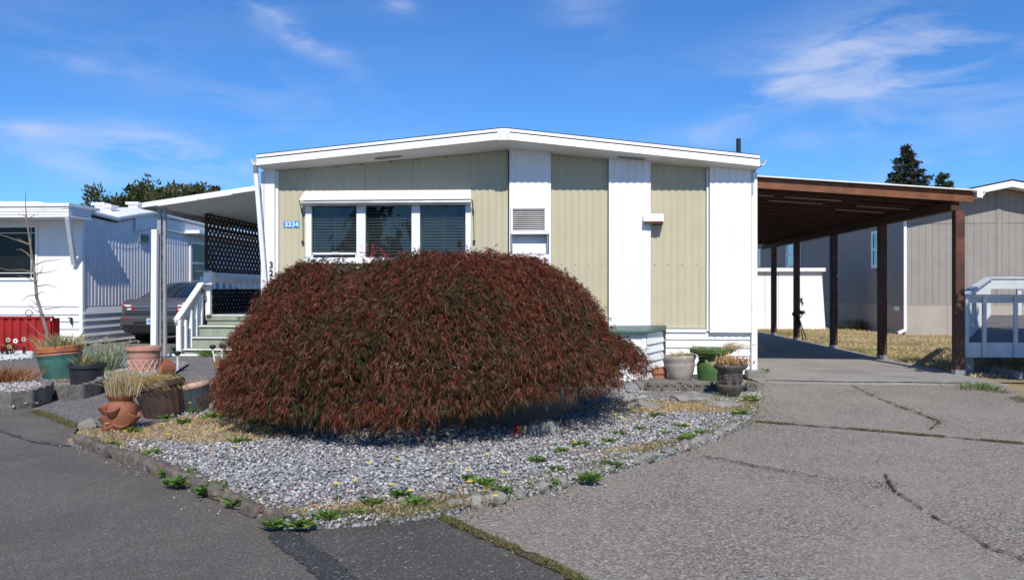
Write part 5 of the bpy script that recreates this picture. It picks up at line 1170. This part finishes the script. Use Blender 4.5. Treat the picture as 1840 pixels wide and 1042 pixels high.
# yellow flowers on thin stems
def flower(seed):
    r = random.Random(seed); h = r.uniform(.03,.13); mb = MB(); mb.tube([(0,0,0),(r.uniform(-.02,.02),0,h)], .0025, 4); s = mb.v[-1]; st_ = mb; fm = MB(); n_ = 10
    for j in range(n_):
        a = 2*math.pi*j/n_; c, d = math.cos(a), math.sin(a); x0 = s[0]; fm.add([(x0,0,h),(x0+.016*c-.005*d,.016*d+.005*c,h+.006),(x0+.024*c,.024*d,h+.008),(x0+.016*c+.005*d,.016*d-.005*c,h+.006)],[(0,1,2,3)])
    return st_, fm
protoF = []
for k in range(3):
    t = thing('yellow_flower', (0,0,0), 'yellow dandelion like flower on a thin stem in the gravel bed', 'flower', 'yellow flowers in the gravel bed'); s_, f_ = flower(k); s_.build('stem','weedstem' if 'weedstem' in M else 'greenpot',t); f_.build('bloom','yellow',t); protoF.append(t)
fpx = [(340,745),(300,790),(420,835),(665,865),(742,895),(810,868),(840,878),(885,905),(712,860),(605,905),(910,862),(880,850),(845,900),(1030,805),(1150,757),(1170,760),(1145,770),(1225,705),(1232,712),(1195,745),(1262,745),(1280,742),(1262,762),(1215,785),(1240,788),(1350,725),(1362,738),(1358,728),(1320,748),(1195,765),(1105,768),(1120,760),(195,788),(225,800),(290,770),(370,712),(385,720),(375,722),(395,770),(400,768),(640,875),(1330,740),(1130,755),(700,885)]
FL = uniq(list(enumerate(fpx)), 'yellow flower')
for k, (px, py) in enumerate(fpx):
    g = G(px,py,.03); src = protoF[k % 3]
    if k < 3: src.location = g; src['label'] = FL[k]
    else: copytree(src, g, k*.9, FL[k])
# grass tufts as things
def tuft(name, loc, n, h, spread, cols, wts, label, cat='grass tuft', lean=(0,0), w=.006, group=None, flow=None, parent=None, seed=1, arch=.3, tight=1):
    r = np.random.default_rng(seed); P = np.c_[r.normal(size=(n,2))*spread*.35, np.zeros(n)]; D = np.c_[(P[:,:2]*2.2/max(spread,.01)*.3+r.normal(size=(n,2))*.16)*tight+np.array(lean), np.ones(n)]
    L = r.uniform(.6,1.1,n)*h; Dn = unit(D); S = unit(np.cross(Dn, r.normal(size=(n,3))))*w/2; side = np.c_[Dn[:,:2],np.zeros(n)]*(L*arch)[:,None]*2; side[:,2] -= L*arch*.4
    p0 = P; p1 = P+Dn*(L*.5)[:,None]; p2 = P+Dn*L[:,None]+side; V = np.stack([p0-S,p0+S,p1+S*.8,p1-S*.8,p2+S*.15,p2-S*.15],1).reshape(-1,3)
    b = (np.arange(n)*6)[:,None]; Fc = np.concatenate([b+np.array([[0,1,2,3]]), b+np.array([[3,2,4,5]])]); c = palette(n, cols, wts, .25); off = Vector(loc)
    V = V+np.array(off); o = npmesh(name, V, Fc, 'straw', parent, np.concatenate([c,c]))
    if not parent: o.location = off; me = o.data; vv = V-np.array(off); me.vertices.foreach_set('co', vv.astype(np.float32).ravel()); tagit(o, label, cat, group)
    return o, p2+np.array(off)
DRY = [(.50,.38,.20),(.40,.28,.13),(.58,.48,.28)]; GRN = [(.14,.21,.06),(.20,.26,.09),(.10,.16,.04)]; RST = [(.36,.16,.06),(.42,.21,.09),(.30,.12,.05)]
oc = thing('chive_tuft', G(188,668), 'tall green onion grass with pale seed heads behind the black pot', 'plant')
o_, tips = tuft('blades', G(188,668), 200, .52, .30, [(.17,.27,.13),(.24,.32,.17),(.45,.42,.25)], [3,2,1.4], '', w=.012, parent=oc, seed=3, arch=.12)
tips = tips[:70]; nn = len(tips); Pp = np.repeat(tips,10,0)+RNG.normal(size=(nn*10,3))*.010; V, Fc = blades(Pp, RNG.normal(size=Pp.shape), np.full(len(Pp),.028), np.full(len(Pp),.012)); npmesh('seed_heads', V, Fc, 'straw', oc, palette(len(Pp), [(.62,.58,.44),(.5,.44,.3)], [1,1]), kind='stuff')
for (px,py,n,h,sp,cc,lb,sd) in ((215,680,500,.12,.55,[(.34,.30,.10),(.45,.36,.17),(.2,.24,.07)],'low yellow green grass clump at the foot of the onion grass',4),(10,693,420,.34,.42,RST,'tall rusty dry grass clump at the left frame edge',5),(75,706,700,.10,.62,RST,'low rusty sedum mat on the scalloped bed edge',6),(330,634,320,.20,.28,GRN,'bright green grass tuft at the foot of the canopy posts',7),(372,640,220,.16,.2,GRN,'small green grass tuft beside the bottom step',8),(255,662,150,.15,.3,[(.3,.25,.1),(.35,.14,.07)],'rusty dry grass around the lattice patterned pot',9),(1550,592,500,.42,.7,[(.16,.14,.05),(.25,.12,.08),(.20,.2,.08)],'tall weedy flowering clump beside the grey home',10),(1665,598,60,.2,.3,GRN,'sparse green weeds at the foot of the grey gable',12),(405,640,130,.12,.25,[(.45,.38,.15),(.3,.3,.1)],'yellowing grass tuft beside the orange pot and steps',13),(125,690,120,.1,.25,RST,'rusty stubble below the black nursery pot',14),(1310,720,150,.12,.3,[(.55,.5,.25),(.3,.35,.12)],'pale grass blades before the dark urn',15),(280,690,200,.07,.4,[(.45,.33,.2),(.5,.4,.2)],'dry grass patch beside the broken clay pot',16),(430,650,200,.08,.35,GRN,'low green weeds at the path edge by the steps',17),(50,712,260,.05,.35,RST,'flat rusty moss cushion behind the scalloped edging',18),(1760,700,160,.12,.4,GRN,'green weeds at the right driveway edge by the kerb blocks',19)):
    tuft('grass_tuft', G(px,py), n, h, sp, cc, [1]*len(cc), lb, seed=sd, w=.012 if h > .15 else .009)

# ================================================================ POTS
def pot(name, px, py, wpx, hpx, prof, m, label, flute=None, tiltx=0, n=40, soil=.88, fill='soil', sub=(), rimm=None, sxy=(1,1), z0=0.0, group=None, wall=.9):
    """prof: list of (radius 0..1, height 0..1) outer profile; sized from width/height seen"""
    g = G(px,py,z0); k = (-(CX-px)*sn+F*cs)/g.y; r = wpx/k/2; h = hpx/k
    t = thing(name, (g.x,g.y+r*.8,z0), label, 'plant pot', group); c = (g.x,g.y+r*.8,z0)
    rm = max(p[0] for p in prof); P = [(p[0]/rm*r, p[1]*h) for p in prof]; top = P[-1]; inner = [(top[0]*wall, top[1]), (P[-1][0]*wall*.97, h*soil)]
    T = Matrix.Translation(c) @ Matrix.Rotation(tiltx,4,'Y') @ Matrix.Translation((-c[0],-c[1],-c[2]))
    mb = MB(); mb.lathe([(0,.0)]+P+inner, n, c, *sxy, flute=flute); mb.rot(T); body = mb.build('pot_body', m, t, smooth=True, auto=45)
    mb = MB(); mb.lathe([(0,h*soil+.012),(P[-1][0]*wall*.5,h*soil+.008),(P[-1][0]*wall*.975,h*soil)], n, c, *sxy); mb.rot(T); mb.build('soil', fill, t)
    return t, Vector(c), r, h, T
# 1 teal pot with orange rim
tp, c, r, h, T = pot('teal_pot', 92, 686, 78, 62, [(.62,0),(.66,.05),(.80,.62),(.80,.64),(.82,.66),(.84,.74),(.86,.76)], 'teal', 'teal plastic pot topped by an orange clay rim holding a bare sapling', tiltx=R(-5))
mb = MB(); mb.lathe([(r*.86,h*.70),(r*.95,h*.71),(r*.97,h*.76),(r*.93,h*.80)], 40, c); mb.rot(T); mb.build('middle_rim','terra',tp,smooth=True)
mb = MB(); mb.lathe([(r*.90,h*.81),(r*.99,h*.83),(r*1.0,h*.97),(r*.96,h*1.0),(r*.9,h*.99),(r*.88,h*.85)], 40, c); mb.rot(T); mb.build('top_rim','orange',tp,smooth=True)
tuft('grass_tuft', c+Vector((0,0,h*.92)), 420, .26, .40, [(.42,.38,.18),(.30,.30,.12),(.5,.4,.22)], [1,1,1], 'messy dry grass growing in the teal and orange pot', seed=31, w=.008)
# sapling
sp = thing('bare_sapling', tuple(c+Vector((.03,0,h*.8))), 'leafless crooked sapling rising from the teal pot', 'sapling')
Ys = c.y; tk = [(88,628,.030),(85,600,.027),(78,575,.025),(66,535,.022),(63,500,.019),(58,465,.016),(53,430,.013),(48,395,.010),(46,372,.007),(46,344,.003)]
MB().tube([W(a,b,Ys) for a, b, _ in tk], [q for *_, q in tk], 8).build('trunk','twig',sp,smooth=True)
def brn(pts, r0): 
    n_ = len(pts); MB().tube([W(a,b,Ys+random.uniform(-.05,.05)) for a, b in pts], [r0*(1-.8*i/(n_-1)) for i in range(n_)], 5).build('branch','twig',sp)
for p_ in ([(53,440),(30,432),(10,425),(-20,418)],[(52,440),(30,428)],[(60,478),(80,470),(100,468),(118,464)],[(63,492),(85,490),(108,483)],[(62,490),(40,485),(15,486),(-10,480)],[(66,508),(50,500),(30,495)],[(67,515),(85,512),(104,518)],[(66,530),(75,525),(84,527)],[(66,530),(50,532),(38,542)],[(78,565),(60,556),(50,545)],[(80,556),(100,554),(119,551)],[(58,465),(48,455),(36,448),(28,450)],[(48,395),(60,388),(70,384)],[(48,390),(38,386),(30,383)],[(62,498),(74,488),(78,478)],[(70,550),(62,545),(56,538)],[(85,605),(70,600),(62,590),(45,575)]): brn(p_, .009)
# 2 black pot
bp_, c, r, h, T = pot('black_nursery_pot', 141, 699, 66, 44, [(.78,0),(.80,.05),(.90,.80),(.99,.82),(1.0,.90),(.98,1.0)], 'blackpot', 'black plastic nursery pot between the teal pot and onion grass', soil=.86)
tuft('potted_sprig', c+Vector((-.05,0,h*.8)), 60, .26, .16, [(.16,.19,.05),(.4,.32,.1),(.25,.22,.1)], [1,1,1], 'small yellowing sprig planted in the black nursery pot', 'plant', seed=33, w=.014)
# 3 lattice terracotta
lt, c, r, h, T = pot('lattice_terracotta_pot', 246, 674, 62, 50, [(.72,0),(.73,.04),(.90,.78),(.92,.83),(1.0,.86),(1.0,.97),(.97,1.0)], 'terrapink', 'pink terracotta pot with raised diamond pattern by the canopy post', soil=.9)
mb = MB(); nd = 14
for j in range(nd):
    for sg in (1,-1):
        pts = []
        for i in range(6): a = 2*math.pi*(j+sg*i/5*1.0)/nd; z = h*(.08+.42*i/5); rr = r*(.735+.175*z/h/.8*.8)+.002; pts.append((c.x+rr*math.cos(a),c.y+rr*math.sin(a),z))
        mb.tube(pts, .011, 5)
for z in (.52,.66,.70): rr = r*(.735+.18*z); mb.tube([(c.x+rr*math.cos(2*math.pi*k/32),c.y+rr*math.sin(2*math.pi*k/32),h*z) for k in range(33)], .008, 5, False)
mb.build('relief','pinkrim',lt,smooth=True)
# 4 strawberry pot
sb, c, r, h, T = pot('strawberry_pot', 206, 779, 55, 67, [(.60,0),(.66,.08),(.80,.38),(.82,.55),(.74,.74),(.58,.84),(.62,.88),(.80,.97),(.82,1.0)], 'terradark', 'clay strawberry pot with side pockets and a dry grass tuft', soil=.95)
for k, (a, z) in enumerate([(R(-95),.60),(R(-60),.20),(R(-165),.36),(R(-10),.42),(R(-150),.66),(R(60),.6),(R(120),.3),(R(-115),.14)]):
    rr = r*.80; q = MB(); pr = [(.0,-.11),(.035,-.085),(.066,-.03),(.082,.035),(.075,.04),(.055,-.01),(.0,-.03)]; q.lathe(pr, 14, (0,0,0), 1.0, .85)
    q.rot(Matrix.Translation((c.x+math.cos(a)*rr, c.y+math.sin(a)*rr, h*z)) @ Matrix.Rotation(a,4,'Z') @ Matrix.Rotation(R(22),4,'Y')); pk = q.build('pocket','terradark',sb,smooth=True)
tuft('grass_tuft', c+Vector((0,0,h*.94)), 260, .25, .16, DRY, [1,1,1], 'pale dry grass standing in the strawberry pot', seed=35, w=.006, arch=.02, tight=.4)
# 5 brown fluted tub, tilted
fl = lambda a, z: .035*math.cos(a*18) if z < .26 else 0
bt, c, r, h, T = pot('fluted_brown_tub', 280, 752, 92, 62, [(.74,0),(.76,.03),(.93,.80),(.97,.82),(1.0,.84),(1.0,.97),(.97,1.0)], 'brown', 'wide brown fluted tub leaning on uneven ground beside strawberry pot', tiltx=R(-13), n=108, soil=.84, flute=fl)
tuft('grass_tuft', c+Vector((-.08,0,h*.82)), 500, .22, .42, [(.36,.25,.08),(.46,.33,.12),(.30,.22,.10)], [1,1,1], 'flattened golden dry grass lying in the brown tub', seed=36, lean=(-.9,-.2), w=.006)
# 6 slate pot
sp_, c, r, h, T = pot('slate_pot', 344, 746, 60, 57, [(.70,0),(.84,.06),(.90,.20),(.96,.74),(.98,.80)], 'bluepot', 'slate grey pot with pale pink rim beside the slanting boulder', tiltx=R(-10), soil=.76)
mb = MB(); mb.lathe([(r*.92,h*.80),(r*1.0,h*.84),(r*1.02,h*.91),(r*.97,h*.97),(r*.88,h*.97),(r*.84,h*.86)], 40, c); mb.rot(T); mb.build('rim','pinkrim',sp_,smooth=True)
tuft('grass_tuft', c+Vector((0,0,h*.8)), 40, .16, .22, [(.55,.4,.35),(.5,.42,.25)], [1,1], 'few dry stalks in the slate pot', seed=37, w=.006)
# 7 broken clay pot on its side
g = G(298,676); bk = thing('broken_clay_pot', tuple(g), 'broken reddish clay pot lying on its side by the path', 'plant pot')
mb = MB(); mb.lathe([(.07,0),(.11,.08),(.14,.20),(.13,.21),(.10,.08),(.0,.02)], 24, (0,0,0)); mb.rot(Matrix.Translation((g.x+.12,g.y+.05,.11)) @ Matrix.Rotation(R(35),4,'Z') @ Matrix.Rotation(R(-78),4,'Y')); mb.build('pot_body','terradark',bk,smooth=True); MB().lathe([(0,.05),(.12,.03),(.16,0)], 12, (g.x-.12,g.y+.02,0)).build('spilt_soil','soil',bk)
# 8,9 pots beside the maple
po, c, r, h, T = pot('small_orange_pot', 399, 692, 34, 38, [(.66,0),(.86,.72),(1.0,.76),(1.0,.97),(.97,1)], 'terra', 'small orange clay pot half hidden by the left side of maple', n=28)
tuft('grass_tuft', c+Vector((0,0,h*.9)), 140, .10, .18, [(.45,.15,.08),(.42,.35,.12)], [1,1], 'reddish sedum growing in the small orange pot', seed=38, w=.012)
pot('worn_clay_pot', 392, 728, 42, 44, [(.74,0),(.95,.85),(1.0,.87),(1,1)], 'terradark', 'worn reddish clay pot behind the boulder at the maple edge', n=28)
# right group
pot('small_right_clay_pot', 1187, 686, 32, 24, [(.7,0),(.84,.55),(1.0,.6),(1.0,.95),(.97,1)], 'terra', 'small broken clay pot at the left end of the scalloped edging', n=28)
q = G(1187,686); c_ = Vector((q.x,q.y+.12,.17)); 
bg_, c, r, h, T = pot('beige_bowl_pot', 1227, 690, 58, 50, [(.46,0),(.62,.08),(.84,.40),(.90,.62),(.91,.64),(.90,.66),(.92,.80),(1.0,.86),(1.0,.95),(.96,1.0)], 'beigepot', 'beige bowl shaped clay pot between small clay pot and green pot', tiltx=R(-3), soil=.93)
tuft('grass_tuft', c+Vector((0,0,h*.9)), 160, .14, .34, DRY, [1,1,1], 'dry straw trailing over the beige bowl pot', seed=39, w=.006, arch=.6)
gp, c, r, h, T = pot('green_glazed_pot', 1284, 692, 80, 64, [(.45,0),(.60,.06),(.66,.35),(.66,.55),(.56,.66),(.60,.68),(.60,.72),(.57,.74),(.62,.80),(.97,.88),(1.0,.98),(.97,1.0)], 'greenpot', 'green glazed pot with wide dish rim behind the dark urn', soil=.95, n=44)
tuft('grass_tuft', c+Vector((.22,0,h*.9)), 160, .22, .2, DRY, [1,1,1], 'feathery blond dry grass in the green glazed pot', seed=40, w=.006, lean=(.7,0), arch=.5)
tuft('grass_tuft', c+Vector((-.15,0,h*.9)), 120, .12, .25, [(.3,.35,.18),(.4,.38,.2)], [1,1], 'grey green sprigs in the left half of green glazed pot', seed=41, w=.008)
ur, c, r, h, T = pot('stone_urn', 1317, 722, 62, 66, [(.34,0),(.36,.03),(.28,.08),(.50,.16),(.70,.28),(.76,.36),(.78,.40),(.70,.42),(.62,.44),(.64,.60),(.74,.82),(.98,.90),(1.0,.95),(.97,1.0)], 'urn', 'dark weathered stone urn with leaf relief on a foot', soil=.94, n=48)
mb = MB(); nf = 9
for j in range(nf):
    a = 2*math.pi*j/nf
    for i in range(4):
        for sg in (-1,0,1):
            z = h*(.46+.06*i); rr = r*(.635+.22*max(0,(z/h-.55))); a2 = a+sg*.16; z2 = z+h*.085; rr2 = r*(.65+.25*max(0,(z2/h-.55)))
            mb.tube([(c.x+rr*math.cos(a),c.y+rr*math.sin(a),z),(c.x+(rr+.012)*math.cos((a+a2)/2),c.y+(rr+.012)*math.sin((a+a2)/2),(z+z2)/2+.008),(c.x+rr2*math.cos(a2),c.y+rr2*math.sin(a2),z2)], [.006,.013,.003], 5)
mb.build('leaf_relief','urn',ur,smooth=True)
r9 = np.random.default_rng(9); n = 620; P = np.c_[r9.normal(size=(n,2))*r*.42+np.array((c.x,c.y)), h*.93+np.abs(r9.normal(size=n))*.03]; D = r9.normal(size=(n,3))*.6; D[:,2] = 1
V, Fc = blades(P, D, r9.uniform(.05,.11,n), np.full(n,.018)); tagit(npmesh('sedum_plant', V, Fc, 'straw', None, palette(n, [(.52,.24,.13),(.55,.38,.18),(.42,.40,.16)], [3,2,1])), 'orange tipped sedum heaped in the dark stone urn', 'plant')
# scalloped edging blocks on the right
elab = ['scalloped grey edging block, first from the left below the small clay pot','scalloped grey edging block below the beige bowl pot','scalloped grey edging block, third from the left below the beige pot','scalloped grey edging block below the green glazed pot','scalloped grey edging block partly hidden by the stone urn','scalloped grey edging block right of the stone urn']
for k, px in enumerate((1174,1203,1232,1261,1285,1352)):
    g = G(px,709); k_ = 155/1.05/ 1.0; w_ = .215 if k < 4 else .15; t = thing('edging_block', tuple(g), elab[k], 'edging block', 'scalloped edging blocks below the right pots'); x, y = g.x, g.y
    hh_ = .155; pl = [(x-w_*.36,.0),(x+w_*.36,.0),(x+w_*.5,hh_*.62),(x+w_*.46,hh_*.86),(x+w_*.25,hh_*1.0),(x-w_*.25,hh_*1.0),(x-w_*.46,hh_*.86),(x-w_*.5,hh_*.62)]
    MB().prismy(pl, y, y+.10).build('block_body','edging',t,bevel=.008)
    for sg in (-1,1):
        q = [(x+sg*.018,.03),(x+sg*w_*.30,.03),(x+sg*w_*.38,hh_*.62),(x+sg*w_*.30,hh_*.78),(x+sg*.018,hh_*.78)]
        mb = MB(); 
        for a_, b_ in zip(q, q[1:]+q[:1]): mb.bar((a_[0],y-.006,a_[1]),(b_[0],y-.006,b_[1]),.022,.02,(0,1,0))
        mb.build('raised_loop','edging',t)
tagit(MB().hexa([(G(1165,722).x,G(1165,722).y,-.01),(G(1352,722).x,G(1385,722).y,-.01),(G(1352,722).x,12.4,-.01),(G(1165,722).x,12.4,-.01),(G(1165,722).x,G(1165,722).y,.045),(G(1352,722).x,G(1385,722).y,.045),(G(1352,722).x,12.4,.045),(G(1165,722).x,12.4,.045)]).build('paving_slab','concrete',bevel=.01), 'low concrete slab under the scalloped edging and the pots', 'paving slab')
for o in (('foundation_block',W(1357,672,12.5)),): tagit(MB().box(o[1].x-.14,o[1].x+.12,12.35,12.6,-.01,WZ(1355,672,12.5)-.0+.06).build(o[0],'concrete',bevel=.01), 'rough concrete block under the white corner post', 'foundation block')
# curved scalloped edging on the left
def curved_edging(pts, h, label, n_sc=7):
    pts = [G(*p) for p in pts]; t = thing('curved_edging', tuple(pts[0]), label, 'garden edging', 'curved scalloped edging round the left pots'); P = []
    for a, b in zip(pts[:-1], pts[1:]):
        for i in range(8): P.append(a.lerp(b, i/8))
    P.append(pts[-1]); vs = []; fs = []
    for i, p in enumerate(P):
        d = (P[min(i+1,len(P)-1)]-P[max(i-1,0)]).normalized(); s = Vector((-d.y,d.x,0))*.07; z = h*(.86+.14*abs(math.sin(i*.9)))
        vs += [tuple(p)[:2]+(-.01,), tuple(p)[:2]+(z,), tuple(p+s)[:2]+(z,), tuple(p+s)[:2]+(-.01,)]
    for i in range(len(P)-1):
        a = 4*i; b = a+4; fs += [(a,b,b+1,a+1),(a+1,b+1,b+2,a+2),(a+2,b+2,b+3,a+3)]
    fs += [(0,1,2,3), tuple(4*(len(P)-1)+j for j in (3,2,1,0))]
    MB().add(vs, fs).build('edging_body','edging',t,smooth=True,auto=50)
curved_edging([(-30,738),(20,737),(60,732),(90,722),(97,712)], .20, 'curved grey scalloped edging at the left frame edge holding white gravel')
curved_edging([(98,716),(120,719),(150,716),(178,708),(188,698)], .17, 'curved grey scalloped edging in front of the black nursery pot')
curved_edging([(178,702),(205,704),(240,700),(262,692)], .13, 'curved grey edging behind the strawberry pot grass')
beds = [[G(-30,738),G(20,737),G(60,732),G(92,720),G(97,708),G(60,690),G(-30,690)],[G(98,714),G(150,714),G(188,698),G(210,700),G(262,690),G(305,680),G(340,655),G(230,640),G(150,650),G(60,690)]]
for b in beds: sheet('planting_bed', b, .03, 'beddirt')
P = np.concatenate([scatter(6000,[(p[0],p[1]) for p in beds[0]]), scatter(9000,[G(185,700)[:2],G(262,692)[:2],G(300,672)[:2],G(240,665)[:2],G(185,675)[:2]])])
tagit(pebbles('bed_gravel', P[:2600], .035, .015, .034, GC, [4,3,4,1,1]), 'pale gravel around the left pots', 'gravel', kind='stuff')
# white stone strip by the red raised bed
P = scatter(6000,[G(-20,650)[:2],G(56,644)[:2],G(60,632)[:2],G(-20,638)[:2]]); tagit(pebbles('white_gravel', P[:900], .0, .03, .07, [(.7,.7,.7),(.6,.6,.6)], [1,1]), 'white stones in front of the red raised bed', 'gravel', kind='stuff')
# solar path lights
def solar(px, py, ph, label, tilt=0):
    g = G(px,py); t = thing('solar_light', tuple(g), label, 'path light'); k = F/g.y; h = ph/k; MB().tube([(g.x,g.y,0),(g.x+tilt,g.y,h*.75)], .014, 8).build('stake','soffit',t)
    s = MB(); s.lathe([(0,0),(.03,0),(.055,.03),(.06,.05),(.055,.06),(0,.065)], 16, (g.x+tilt,g.y,h*.75)); s.build('lamp_head','black',t,smooth=True); MB().lathe([(0,0),(.035,0),(.035,.008),(0,.008)], 12, (g.x+tilt,g.y,h*.75+.066)).build('solar_cell','glassdark',t)
solar(319,668,40,'round black solar light on white stake before the handrail'); solar(386,652,34,'black solar light leaning before the bottom step',-.04); solar(399,652,36,'dark solar light nearest the maple at the steps')
# splash block by the downspout
tagit(MB().bar(G(356,742)+Vector((0,0,.06)),G(400,722)+Vector((0,0,.10)),.10,.05).build('downspout_extension','greymetal',bevel=.01), 'pale metal spout piece poking out behind the slanting boulder', 'downspout')
# small mulch stones spilled on road edge
tagit(pebbles('spilled_gravel', np.concatenate([alongline([G(285,875),G(340,900),G(420,935)],30,.04), alongline([G(120,800),G(200,830),G(280,862)],60,.04), alongline([G(820,935),G(1000,892),G(1200,835)],60,.06)]), -.012, .005, .012, GC, [3,3,1,2,2]), 'loose gravel bits spilled along the bed border', 'gravel', kind='stuff')
# dark patches of fallen debris on the driveway
covermesh('driveway_debris', np.concatenate([alongline(C1[:4],260,.018), alongline(C2,90,.03), alongline(C3,250,.05), alongline([G(1588,868),G(1600,880)],120,.05)]), [(.18,.07,.045),(.12,.07,.05)], [1,1], .008, .022, .006, 'straw', 'reddish brown debris caught in the driveway cracks', 'debris', .2, .004)
bpy.context.view_layer.update()
